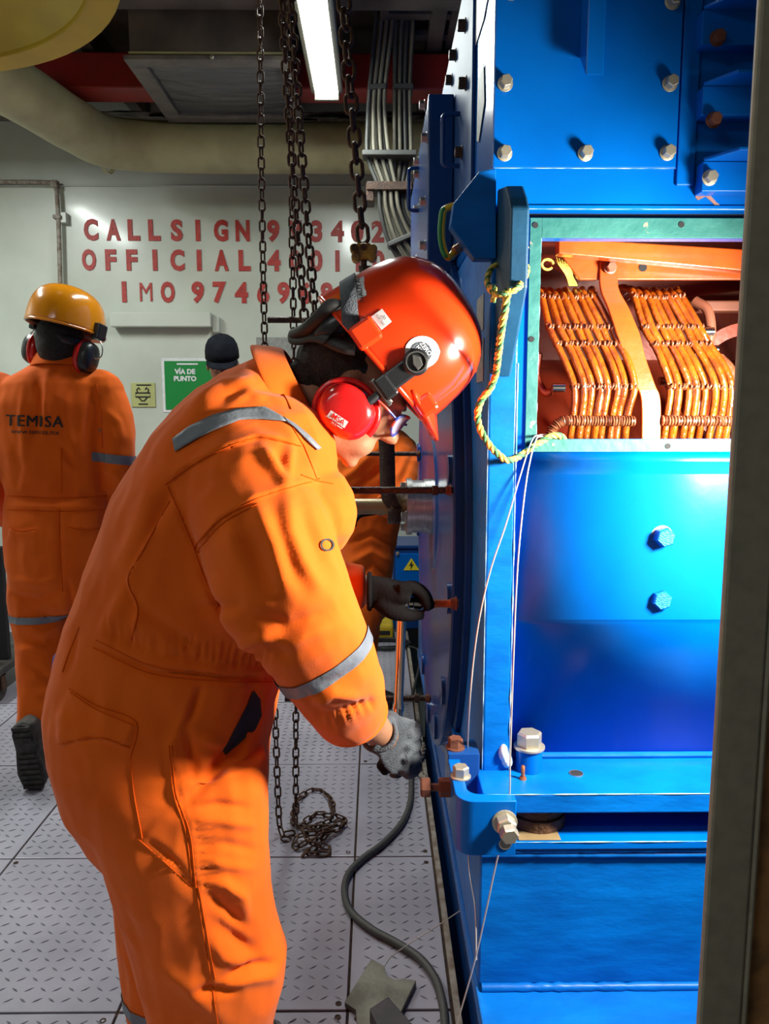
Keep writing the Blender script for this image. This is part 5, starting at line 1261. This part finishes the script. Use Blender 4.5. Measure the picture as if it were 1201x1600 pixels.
# ---------------------------------------------------------------- the other people
def rows_loft(mb, rows_, n=26, e=2.3):
    sc = []
    for (y, x0, x1, Y, hw) in rows_:
        A, B = P(x0, y, Y), P(x1, y, Y); sc.append(((A + B) / 2, (B - A) / 2, V((0, hw, 0)), e))
    mb.loft(sc, n=n)
def chain_tube(mb, pts, n=18):
    mb.tube(curve_pts([P(x, y, Y) for x, y, Y, r in pts], 3), list(np.interp(np.linspace(0, len(pts) - 1, 3 * (len(pts) - 1) + 1), range(len(pts)), [r for *_, r in pts])), n)
def simple_hand(parent, wrist, d, m, s=1.0, side=V((0, 0, 1))):
    "relaxed, slightly curled hand"
    w, d = V(wrist), V(d).normalized(); up = side; l = up.cross(d).normalized(); up = d.cross(l)
    mb = MB(); mb.loft([(w, l * .026 * s, up * .018 * s), (w + d * .035 * s, l * .036 * s, up * .017 * s), (w + d * .075 * s, l * .040 * s, up * .014 * s), (w + d * .09 * s, l * .038 * s, up * .011 * s)], n=16)
    for i in range(4):
        o = w + d * .085 * s + l * (-.029 + .0195 * i) * s; ln = (.062, .072, .068, .054)[i] * s
        q = [o, o + d * ln * .45 - up * .005 * s, o + d * ln * .8 - up * .02 * s, o + d * ln * .9 - up * .036 * s]
        mb.tube(curve_pts(q, 3), .0088 * s, 8); mb.ball(q[-1], .0088 * s, n=8)
    o = w + d * .025 * s - l * .03 * s; q = [o, o + d * .03 * s - l * .02 * s, o + d * .06 * s - l * .022 * s - up * .01 * s]
    mb.tube(curve_pts(q, 3), .0105 * s, 8); mb.ball(q[-1], .0105 * s, n=8)
    me = remesh(mb, .0045, 2); me.materials.clear(); me.materials.append(m); me.shade_smooth(); return link('glove' if m in (GLOVE, GLOVED) else 'hand', me, m, parent)

def left_worker():
    W = empty('person', (P(100, 1150, 2.85).x, 2.85, 0), 'person walking away in orange coverall with black back lettering and amber helmet', 'person')
    Y = 2.8; mb = MB()
    rows_loft(mb, [(958, 62, 126, Y, .06), (938, 34, 160, Y, .10), (915, 18, 172, Y, .12), (880, 12, 177, Y, .135), (830, 10, 173, Y, .135), (788, 12, 169, Y, .122), (770, 14, 168, Y, .12), (735, 6, 168, Y, .127), (680, -4, 166, Y, .13), (630, -9, 174, Y, .125), (600, 0, 170, Y, .108), (584, 28, 150, Y, .09), (566, 60, 132, Y, .068)])
    rows_loft(mb, [(880, 14, 100, Y, .09), (920, 14, 99, Y, .095), (950, 17, 99, Y, .09), (1000, 27, 100, 2.79, .085), (1060, 30, 98, 2.77, .078), (1110, 29, 96, 2.75, .074), (1136, 28, 92, 2.74, .074)])
    rows_loft(mb, [(880, 94, 176, Y, .09), (920, 100, 176, 2.83, .095), (950, 110, 174, 2.88, .085), (1040, 114, 170, 2.93, .08), (1120, 118, 166, 2.98, .07), (1158, 118, 166, 3.0, .07)])
    chain_tube(mb, [(160, 610, Y, .07), (176, 655, 2.79, .072), (183, 705, 2.78, .066), (187, 770, 2.84, .058), (168, 800, 3.0, .05), (150, 806, 3.07, .046)])
    chain_tube(mb, [(0, 615, Y, .07), (-18, 660, 2.79, .072), (-26, 705, 2.78, .066), (-18, 770, 2.82, .058), (-2, 800, 2.98, .05), (10, 806, 3.05, .046)])
    mb.ball(P(158, 612, Y), .082, n=14); mb.ball(P(0, 616, Y), .082, n=14)
    me = remesh(mb, .0075, 5)
    folds = [([(60, 585), (62, 640), (50, 690)], -.008, 6), ([(75, 585), (72, 630), (68, 680)], .007, 5), ([(38, 600), (34, 650), (40, 720)], .007, 6), ([(100, 600), (105, 660), (120, 720)], .006, 8), ([(145, 600), (140, 640), (132, 690)], -.008, 5), ([(130, 640), (125, 690), (130, 730)], .006, 6),
             ([(90, 690), (110, 720), (120, 750)], -.007, 8), ([(20, 690), (30, 730), (28, 765)], -.006, 7), ([(14, 776), (90, 780), (168, 776)], -.008, 4), ([(12, 790), (90, 793), (168, 790)], .006, 4), ([(92, 800), (92, 850), (95, 925)], -.008, 4),
             ([(20, 905), (60, 912), (100, 900)], .008, 7), ([(20, 930), (60, 938), (104, 920)], -.009, 6), ([(30, 975), (60, 990), (100, 975)], .009, 6), ([(35, 1000), (70, 1005), (105, 990)], -.009, 6), ([(30, 1015), (60, 1012)], .007, 6), ([(45, 1040), (75, 1060), (98, 1080)], -.008, 8), ([(60, 1085), (80, 1075), (96, 1090)], .008, 6), ([(105, 905), (112, 945), (108, 985)], -.012, 5),
             ([(150, 620), (155, 680), (162, 740)], -.010, 4), ([(165, 640), (185, 660), (192, 690)], .007, 6), ([(160, 735), (180, 740), (196, 755)], .008, 6)]
    me = wrinkle(me, folds, [([(15, 824), (30, 830), (58, 828)], .007, 20), ([(162, 822), (135, 828), (105, 824)], .006, 20)], amp=.0045, freq=7, seed=9.0)
    cov = link('coverall', me, ORANGE, W); me.materials.clear(); me.materials.append(ORANGE); bv = bvh_of(me)
    text_on('back_lettering', bv, 'TEMISA', 54, 659, 25, .03, INK, cov, .003, 0, 1.12); text_on('back_lettering', bv, 'TEMISA', 55.2, 659, 25, .03, INK, cov, .0034, 0, 1.12); text_on('back_lettering', bv, 'www.temisa.mx', 55, 675, 11.5, .03, INK, cov, .003)
    c = P(186, 717, 2.78); band('reflective_tape', me, c, V((.12, .05, 1)), .016, .10, STRIPE, cov, .003)
    c = P(-26, 717, 2.78); band('reflective_tape', me, c, V((-.1, .05, 1)), .016, .10, STRIPE, cov, .003)
    band('reflective_tape', me, P(62, 960, Y), V((0, 0, 1)), .013, .14, STRIPE, cov, .003); strip_on('reflective_tape', bv, [(112, 954), (125, 956), (150, 956), (170, 954)], [(112, 965), (125, 967), (150, 967), (170, 965)], STRIPE, cov, .003, k=14, rows=3)
    for pl in ([(60, 570), (96, 566), (128, 580)], [(96, 700), (96, 770)], [(150, 600), (158, 640), (160, 700)], [(92, 795), (94, 860), (98, 925)], [(12, 775), (90, 778), (168, 775)], [(12, 796), (90, 799), (168, 796)], [(15, 823), (30, 830), (58, 827)], [(105, 824), (135, 828), (165, 822)]):
        seam_on('seam', bv, pl, THREAD, cov, r=.0022)
    # collar
    cc = P(95, 566, Y) + V((0, .01, 0)); a, b = V((.092, 0, .0)), V((0, .075, -.01)); n = V((0.05, .1, 1)).normalized()
    cm = remesh_open(MB().loft([(cc - n * .02, a * 1.05, b * 1.05), (cc + n * .02, a * .92, b * .92), (cc + n * .03, a * .95, b * .95), (cc + n * .015, a * 1.03, b * 1.06), (cc - n * .025, a * 1.16, b * 1.25)], n=32, cap=False)); link('collar', cm, ORANGE, cov)
    f, u = V((.22, .95, -.18)).normalized(), V((.18, .10, .97)); u = (u - f * u.dot(f)).normalized(); l = u.cross(f)
    O = P(99, 548, Y); bm_ = MB(); pt = head_geo(bm_, O, f, l, u); bm_.tube([pt(-.015, 0, -.03), P(97, 580, Y), P(90, 640, Y)], [.06, .06, .1], 20)
    bm_.tube([P(90, 640, Y), P(90, 760, Y), P(92, 880, Y)], [.10, .10, .09], 16)
    for q in ([(120, 620, Y, .06), (180, 700, 2.79, .05), (185, 770, 2.85, .045), (150, 806, 3.08, .03)], [(60, 620, Y, .06), (-22, 700, 2.79, .05), (-16, 770, 2.83, .045), (10, 806, 3.06, .03)], [(80, 880, Y, .06), (62, 950, 2.8, .055), (66, 1010, 2.79, .05), (62, 1125, 2.74, .042)], [(110, 880, Y, .06), (142, 950, 2.87, .05), (142, 1010, 2.91, .05), (142, 1140, 3.0, .042)]): chain_tube(bm_, q, 14)
    bme = remesh(bm_, .006, 3); bme.materials.clear(); bme.materials.append(SKIND); body = link('body', bme, SKIND, W); eyes(pt, body)
    hm = MB(); hm.ball(pt(-.024, 0, .035), .092, .0805, .105, 24, (f, l, u)); hm.ball(pt(-.05, 0, -.015), .045, .06, .048, 16, (f, l, u)); hme = remesh(hm, .006, 2); hme.materials.clear(); hme.materials.append(HAIR); link('hair', hme, HAIR, W)
    simple_hand(W, P(148, 806, 3.09), (-.3, 1, -.2), GLOVED); simple_hand(W, P(12, 806, 3.07), (.3, 1, -.2), GLOVED)
    hh = helmet(W, P(103, 508, Y), f, l, u, HELMY, L=.145, W=.122, H=.135, brim=.03)
    extract_slab('nape_strap', hh, P(103, 512, Y) - u * .004, u, .016, BLACKP, hh, -.010)
    MB().tube([pt(-.095 * math.cos(t), .084 * math.sin(t), .030) for t in np.linspace(-1.3, 1.3, 20)], .017, 8, flat=1.2, up=tuple(u)).build('nape_pad', BLACKP, hh, 60)
    for sd in (1, -1):
        c = pt(-.012, sd * .082, -.012)
        mu = muff(W, c + l * sd * .012, l * sd, f, u, BLACKP, MUFF, r=(.056, .046)); MB().tube([c + l * sd * .014 + f * .047 * math.cos(t) + u * .057 * math.sin(t) for t in np.linspace(0, 2 * PI, 30, endpoint=False)], .0065, 8, closed=True).build('muff_ring', MUFF, mu, 60)
        hc = pt(.0, sd * .128, .085); MB().obox(hc, f * .026, l * .014, u * .028).build('muff_bracket', BLACKP, mu, bevel=.006)
        MB().tube(curve_pts([hc - u * .02, hc + l * sd * .022 - u * .05, hc + l * sd * .025 - u * .085, c + l * sd * .05 - u * .005], 5), .0022, 6).build('muff_wire', STEEL, mu, 60)
    boot(W, P(60, 1128, 2.735), V((.06, .18, -1)), V((-.02, 1, .2))); boot(W, (P(142, 1150, 3.0).x, 3.0, .13), (0.1, 1, 0), (0, 0, 1))
left_worker()

def cap_man():
    Y = 4.1; X = P(347, 600, Y).x
    W = empty('person', (X, Y, 0), 'person in a navy cap looking down, mostly hidden behind the bending worker', 'person')
    f, u = V((.12, -.93, -.34)).normalized(), V((.02, -.34, .94)); u = (u - f * u.dot(f)).normalized(); l = u.cross(f)
    O = P(348, 572, Y); mb = MB(); pt = head_geo(mb, O, f, l, u)
    z = O.z
    mb.tube([pt(-.01, 0, -.03), V((X, Y + .02, z - .14)), V((X, Y + .01, z - .3)), V((X, Y, .95))], [.056, .058, .11, .11], 18)
    for s in (1, -1):
        mb.tube([V((X + s * .1, Y, z - .25)), V((X + s * .22, Y + .02, z - .5)), V((X + s * .2, Y - .12, z - .68)), V((X + s * .16, Y - .2, z - .74))], [.05, .045, .038, .028], 12)
        mb.tube([V((X + s * .05, Y, .95)), V((X + s * .1, Y, .5)), V((X + s * .11, Y, .12))], [.09, .06, .045], 12)
    me = remesh(mb, .007, 3); me.materials.clear(); me.materials.append(SKIND); b = link('body', me, SKIND, W); eyes(pt, b)
    mb = MB(); mb.loft([(V((X, Y, .80)), V((.17, 0, 0)), V((0, .115, 0))), (V((X, Y, .95)), V((.185, 0, 0)), V((0, .13, 0))), (V((X, Y, 1.06)), V((.17, 0, 0)), V((0, .12, 0))), (V((X, Y, z - .35)), V((.2, 0, 0)), V((0, .13, 0))), (V((X, Y, z - .23)), V((.2, 0, 0)), V((0, .11, 0))), (V((X, Y + .01, z - .165)), V((.085, 0, 0)), V((0, .07, 0)))], n=24)
    for s in (1, -1):
        mb.tube([V((X + s * .16, Y, z - .25)), V((X + s * .23, Y + .02, z - .5)), V((X + s * .21, Y - .12, z - .67)), V((X + s * .18, Y - .17, z - .71))], [.075, .065, .055, .046], 16)
        mb.tube([V((X + s * .085, Y, .9)), V((X + s * .1, Y, .5)), V((X + s * .11, Y, .10))], [.105, .085, .075], 16)
    me = remesh(mb, .009, 4); wrinkle(me, amp=.005, freq=7); me.materials.clear(); me.materials.append(ORANGE); link('coverall', me, ORANGE, W)
    for s in (1, -1):
        simple_hand(W, V((X + s * .165, Y - .19, z - .73)), (-.2 * s, -.5, -.5), SKIND); boot(W, (X + s * .11, Y, .13), (.1 * s, -1, 0), (0, 0, 1))
    cap = MB(); cap.loft([(pt(-.008, 0, t), f * .106 * s, l * .085 * s) for t, s in ((.045, 1.0), (.08, .99), (.11, .92), (.135, .77), (.152, .52), (.16, .25), (.162, .04))], n=32, cap=False)
    c = cap.build('cap', NAVY, W, 180, thick=.003)
    rowsb = [[pt(.092 * math.cos(a * .9) + .06 * e * max(math.cos(a), 0) ** .6, .082 * math.sin(a), .048 - .02 * e) for a in np.linspace(-1.25, 1.25, 17)] for e in (0, .35, .7, 1)]
    MB().grid(rowsb).build('cap_peak', NAVY, c, 180, thick=.003); MB().ball(pt(-.008, 0, .165), .007, n=8).build('cap_button', NAVY, c, 60)
cap_man()

def shaft_man():
    Y = 3.35
    W = empty('person', (P(560, 1000, Y).x, Y, 0), 'person in orange coverall standing behind the shaft, head hidden by the helmet', 'person')
    mb = MB()
    rows_loft(mb, [(965, 530, 602, Y, .11), (930, 530, 607, Y, .13), (890, 533, 614, Y, .13), (850, 530, 618, Y, .125), (810, 522, 626, Y, .13), (760, 508, 640, Y, .14), (715, 506, 650, Y, .14), (690, 525, 650, Y, .12), (672, 560, 630, Y, .08)])
    rows_loft(mb, [(930, 538, 606, 3.28, .085), (960, 532, 600, 3.27, .085), (1000, 520, 584, 3.25, .08), (1060, 510, 568, 3.22, .075), (1108, 506, 560, 3.2, .075)])
    rows_loft(mb, [(930, 532, 600, 3.44, .085), (1000, 530, 590, 3.46, .08), (1060, 532, 586, 3.48, .075), (1072, 532, 584, 3.48, .075)])
    chain_tube(mb, [(626, 700, 3.32, .072), (634, 735, 3.2, .062), (628, 775, 3.1, .054), (600, 792, 3.0, .048)]); chain_tube(mb, [(530, 705, 3.4, .07), (512, 760, 3.4, .062), (530, 810, 3.25, .05)])
    me = remesh(mb, .008, 4)
    folds = [([(520, 760), (560, 730), (600, 690)], .012, 7), ([(530, 790), (580, 745), (630, 715)], -.010, 6), ([(555, 800), (600, 770), (640, 720)], .009, 6), ([(620, 760), (640, 720), (650, 700)], -.010, 5), ([(545, 850), (580, 835), (612, 850)], -.010, 5), ([(548, 880), (580, 862), (610, 880)], .011, 6), ([(555, 905), (585, 880), (612, 900)], -.010, 5), ([(560, 930), (585, 905), (605, 925)], .01, 6)]
    wrinkle(me, folds, amp=.007, freq=8, seed=2); me.materials.clear(); me.materials.append(ORANGE); link('coverall', me, ORANGE, W)
    f, u = V((.6, -.6, -.5)).normalized(), V((.3, -.2, .93)); u = (u - f * u.dot(f)).normalized(); l = u.cross(f); O = P(608, 612, Y)
    mb = MB(); pt = head_geo(mb, O, f, l, u); mb.tube([pt(-.01, 0, -.03), P(598, 660, Y), P(580, 720, Y), P(572, 900, Y)], [.056, .06, .11, .11], 16)
    for Yl, x in ((3.22, 538), (3.48, 558)): mb.tube([P(572, 900, Y), P(560, 990, Yl), P(x, 1095 if Yl < 3.4 else 1062, Yl)], [.1, .06, .045], 12)
    chain_tube(mb, [(600, 705, 3.33, .06), (646, 735, 3.21, .048), (638, 775, 3.1, .04), (590, 796, 2.98, .028)], 12)
    me = remesh(mb, .007, 3); me.materials.clear(); me.materials.append(SKIND); b = link('body', me, SKIND, W); eyes(pt, b)
    hh = helmet(W, pt(0, 0, .065), f, l, u, HELM, L=.135, W=.112, H=.13)
    simple_hand(W, P(592, 796, 2.985), (-.8, -.5, -.1), GLOVED); boot(W, (P(533, 1090, 3.2).x, 3.2, .13), (.8, -.6, 0), (0, 0, 1)); boot(W, (P(558, 1060, 3.48).x, 3.48, .13), (.9, -.3, 0), (0, 0, 1))
shaft_man()
# ================================================================ chains, rope, wires and things on the floor
def link_mesh(a, b, r, m):
    pts = []
    for i in range(14):
        t = 2 * PI * i / 14; s = b
        x = s * math.sin(t); z = (a - b) * (1 if math.cos(t) >= 0 else -1) + b * math.cos(t)
        if abs(math.cos(t)) < 1e-6: z = 0
        pts.append((x, 0, z))
    me = MB().tube(pts, r, 6, closed=True, up=(0, 1, 0)).mesh('link', 80); me.materials.append(m); return me
LINK_S = link_mesh(.0185, .0095, .0031, RUST)
LINK_M = link_mesh(.0200, .0125, .0042, RUST)
LINK_L = link_mesh(.0270, .0165, .0058, RUST)
def chain(root, path, me, pitch, roll0=0.0, jitter=0.0, dense=10):
    q = curve_pts(path, dense); d = [0]
    for p0, p1 in zip(q[:-1], q[1:]): d.append(d[-1] + (p1 - p0).length)
    n = int(d[-1] / pitch); rj = random.Random(n)
    arr = np.array([list(p) for p in q])
    inv = world_mat(root).inverted()
    for k in range(n + 1):
        s = k * pitch; c = V([np.interp(s, d, arr[:, i]) for i in range(3)]); e = V([np.interp(min(s + pitch * .5, d[-1]), d, arr[:, i]) for i in range(3)]) - V([np.interp(max(s - pitch * .5, 0), d, arr[:, i]) for i in range(3)])
        o = bpy.data.objects.new('link', me); COL.objects.link(o)
        M = Matrix.Translation(c) @ basis(e, (0.3, 1, 0.2)) @ Matrix.Rotation((PI / 2) * (k % 2) + roll0 + rj.uniform(-.2, .2) + jitter * rj.uniform(-1, 1), 4, 'Z')
        o.location = M.translation; o.rotation_euler = M.to_euler(); o.parent = root; o.matrix_parent_inverse = inv
c1 = empty('hanging_chain', PZ(440, 1310, 0), 'single rusty hoist chain hanging left of the others down to the floor', 'chain')
chain(c1, [P(398, -160, 2.5), P(405, 0, 2.5), P(408, 250, 2.5), P(413, 520, 2.49), P(421, 820, 2.46), P(429, 1090, 2.42), P(434, 1240, 2.36), P(437, 1290, 2.33), P(446, 1311, 2.30), PZ(452, 1302, .01), PZ(447, 1309, .006)], LINK_S, .0312)
c2 = empty('hanging_chain', PZ(490, 1290, 0), 'rusty hoist chain whose loose end lies heaped on the floor plates', 'chain')
pz = random.Random(4)
path = [P(448, -160, 2.47), P(453, 130, 2.47), P(456, 330, 2.46), P(459, 560, 2.46), P(461, 820, 2.45), P(462, 1090, 2.45), P(462, 1200, 2.43), P(462, 1270, 2.40), PZ(462, 1290, .012), PZ(458, 1275, .008), PZ(466, 1250, .008), PZ(480, 1238, .008), PZ(496, 1234, .008), PZ(512, 1243, .008), PZ(519, 1258, .008), PZ(517, 1274, .01)]
for (x, y, z_) in ((500, 1272, .012), (482, 1282, .012), (470, 1292, .014), (490, 1290, .016), (512, 1284, .016), (528, 1276, .014), (540, 1288, .012), (522, 1296, .018), (500, 1300, .024), (480, 1304, .026), (464, 1308, .016), (462, 1322, .01), (478, 1316, .026), (498, 1306, .034), (512, 1300, .03), (503, 1312, .022), (485, 1326, .014), (475, 1334, .008), (495, 1334, .008), (514, 1330, .008), (505, 1322, .016), (488, 1318, .03), (476, 1300, .036), (494, 1294, .036), (516, 1292, .03), (536, 1284, .02)):
    path.append(PZ(x + pz.uniform(-3, 3), y + pz.uniform(-2, 2), z_))
chain(c2, path, LINK_S, .0305, jitter=.5, dense=6)
c3 = empty('hanging_chain', (P(495, 640, 2.4).x, 2.4, 1.0), 'thick double fall of rusty chain hanging behind the orange-red helmet', 'chain')
chain(c3, [P(434, -160, 2.42), P(441, 0, 2.42), P(449, 150, 2.42), P(462, 330, 2.42), P(474, 480, 2.42), P(486, 640, 2.42), P(497, 780, 2.42), P(507, 820, 2.40), P(515, 780, 2.38), P(506, 640, 2.38), P(492, 490, 2.38), P(478, 330, 2.38), P(464, 150, 2.38), P(455, 0, 2.38), P(447, -160, 2.38)], LINK_M, .0325)
c4 = empty('hoist_hook_chain', P(568, 395, 2.26), 'thick chain with a yellow hook block above the orange-red helmet', 'chain')
chain(c4, [P(528, -160, 2.26), P(537, 0, 2.26), P(546, 130, 2.26), P(556, 250, 2.26), P(563, 330, 2.26), P(567, 372, 2.26)], LINK_L, .0435)
hk = MB(); c = P(568, 394, 2.26)
hk.obox(c, (.020, 0, 0), (0, .018, 0), (0, 0, .022))
for dx, dz in ((-.026, .008), (.026, .006), (-.022, -.016), (.024, -.014)): hk.lathe(c + V((dx, -.022, dz)), (0, 1, 0), [(0, .004), (0, .013), (.044, .013), (.044, .004)], n=16)
hkb = hk.build('hook_block', YELD, c4, bevel=.004)
for dx, dz in ((0, .010), (-.026, .008)): MB().lathe(c + V((dx, -.0185 if dx == 0 else -.0225, dz)), (0, -1, 0), [(0, .002), (0, .009), (.004, .009), (.004, .002)], n=14).build('block_pin', RUST, hkb, 40)
MB().tube(curve_pts([c + V((0, 0, -.02)), c + V((.002, 0, -.05)), c + V((.018, 0, -.065)), c + V((.020, 0, -.085)), c + V((.003, 0, -.098)), c + V((-.016, 0, -.085))], 5), .009, 10).build('hook', RUST, hkb, 60)

# yellow and green rope
rp = empty('yellow_rope', P(790, 720, 1.33), 'yellow rope with green strand tied to the lifting fin and hanging to the hatch', 'rope')
def rope(path, name, parent, R=.0031, r=.0034, turns=95):
    q = curve_pts(path, 14); L_ = sum((b - a).length for a, b in zip(q[:-1], q[1:])); u = V((0, 1, 0)); S = [[], [], []]; s = 0
    for i, p in enumerate(q):
        t = (q[min(i + 1, len(q) - 1)] - q[max(i - 1, 0)]).normalized(); uu = (u - t * u.dot(t)); uu = uu.normalized() if uu.length > .05 else t.orthogonal().normalized(); w = t.cross(uu); u = uu
        if i: s += (p - q[i - 1]).length
        for k in range(3):
            a = s * turns * 2 + 2 * PI * k / 3; S[k].append(p + (uu * math.cos(a) + w * math.sin(a)) * R)
    for k in range(3): MB().tube(S[k], r, 6).build(name, ROPEG if k == 2 else ROPE, parent, 70)
rope([P(793, 452, 1.205), P(790, 475, 1.205), P(784, 510, 1.22), P(778, 555, 1.26), P(774, 585, 1.31), P(766, 606, 1.32), P(752, 625, 1.325), P(746, 645, 1.33), P(749, 668, 1.33), P(762, 692, 1.33), P(778, 710, 1.335), P(792, 719, 1.34), P(806, 716, 1.355), P(824, 704, 1.375), P(845, 690, 1.388), P(862, 681, 1.392), P(876, 682, 1.40), P(884, 692, 1.44)], 'rope_strand', rp)
rope([P(777, 412, 1.345), P(766, 422, 1.33), P(761, 438, 1.29), P(766, 453, 1.245), P(778, 460, 1.208), P(795, 457, 1.203), P(808, 450, 1.21), P(817, 436, 1.25), P(820, 424, 1.31), P(815, 408, 1.34), P(812, 402, 1.35), P(817, 394, 1.35), P(822, 385, 1.35)], 'rope_strand', rp, .0024, .0028)
rope([P(766, 452, 1.24), P(771, 448, 1.225), P(772, 460, 1.22), P(770, 472, 1.22)], 'rope_strand', rp, .0022, .0026)
rope([P(806, 453, 1.206), P(814, 446, 1.225), P(822, 430, 1.28), P(824, 418, 1.33), P(816, 410, 1.345)], 'rope_strand', rp, .002, .0025)

def wire(name, pts, r, m, label, cat='wire', k=8): return meta(MB().tube(curve_pts(pts, k), r, 7).build(name, m, None, 70), label, cat)
wire('steel_wire', [P(868, 684, 1.43), P(846, 682, 1.39), P(836, 690, 1.375), P(823, 745, 1.35), P(812, 840, 1.325), P(806, 930, 1.30), P(801, 1060, 1.275), P(797, 1180, 1.255), P(796, 1240, 1.245), P(791, 1290, 1.235), P(776, 1345, 1.235), P(760, 1420, 1.235), P(742, 1500, 1.24), P(716, 1592, 1.25), P(702, 1640, 1.27)], .0014, WIRE, 'thin steel wire from the hatch past the corner bracket to the walkway edge')
wire('steel_wire', [P(866, 680, 1.43), P(842, 680, 1.39), P(830, 690, 1.372), P(812, 745, 1.35), P(790, 820, 1.335), P(768, 885, 1.325), P(752, 950, 1.32), P(741, 1020, 1.315), P(733, 1110, 1.31), P(730, 1200, 1.40), P(732, 1345, 1.42), P(742, 1420, 1.30), P(744, 1500, 1.262)], .0014, WIRE, 'thin steel wire curving down along the end plate')
wire('floor_wire', [PZ(601, 1509, .022), PZ(612, 1494, .05), PZ(640, 1474, .09), PZ(678, 1450, .13), PZ(705, 1432, .18), P(735, 1412, 1.50)], .0013, WIRE, 'thin grey wire rising from the stained plate to the generator')
wire('grey_hose', [PZ(652, 1128, .012), PZ(648, 1165, .012), PZ(643, 1210, .012), PZ(641, 1250, .012), PZ(628, 1285, .012), PZ(598, 1318, .012), PZ(566, 1342, .012), PZ(544, 1366, .012), PZ(538, 1392, .012), PZ(548, 1424, .012), PZ(580, 1452, .012), PZ(620, 1474, .012), PZ(656, 1498, .012), PZ(680, 1530, .012), PZ(691, 1565, .012), PZ(695, 1600, .012), PZ(698, 1680, .012)], .0105, CABLE, 'dark grey hose snaking over the floor plates', 'hose')
rp2 = empty('rope_scrap', PZ(648, 1140, 0), 'dirty rope scrap hanging on the walkway edge below the cover', 'rope')
rope([(.150, 3.05, .012), (.172, 3.0, .02), (.186, 2.92, .03), (.17, 2.85, .018), (.15, 2.8, .012), (.166, 2.72, .014), (.187, 2.66, .02)], 'rope_strand', rp2, .006, .0065, 40)
for o in list(rp2.children): o.data.materials.clear(); o.data.materials.append(ANGLE)

# stained plate and dark block on the floor
pl = [PZ(x, y, .012) for x, y in ((580, 1500), (600, 1511), (604, 1526), (616, 1533), (632, 1531), (650, 1534), (628, 1580), (600, 1640), (560, 1640), (556, 1580), (538, 1568))]
meta(MB().prism([V((p.x, p.y, .002)) for p in pl], (0, 0, .014)).build('metal_plate', STAINED, None, bevel=.0015), 'stained grey steel plate with a torn corner on the floor', 'plate')
bl = [PZ(x, y, .05) for x, y in ((606, 1557), (577, 1576), (600, 1625), (655, 1612))]
meta(MB().prism([V((p.x, p.y, .0165)) for p in bl], (0, 0, .034)).build('dark_block', mat('dark_block', (.035, .028, .034), .6, col2=(.05, .04, .045), scale=30), None, bevel=.002), 'small dark block lying on the stained plate', 'block')
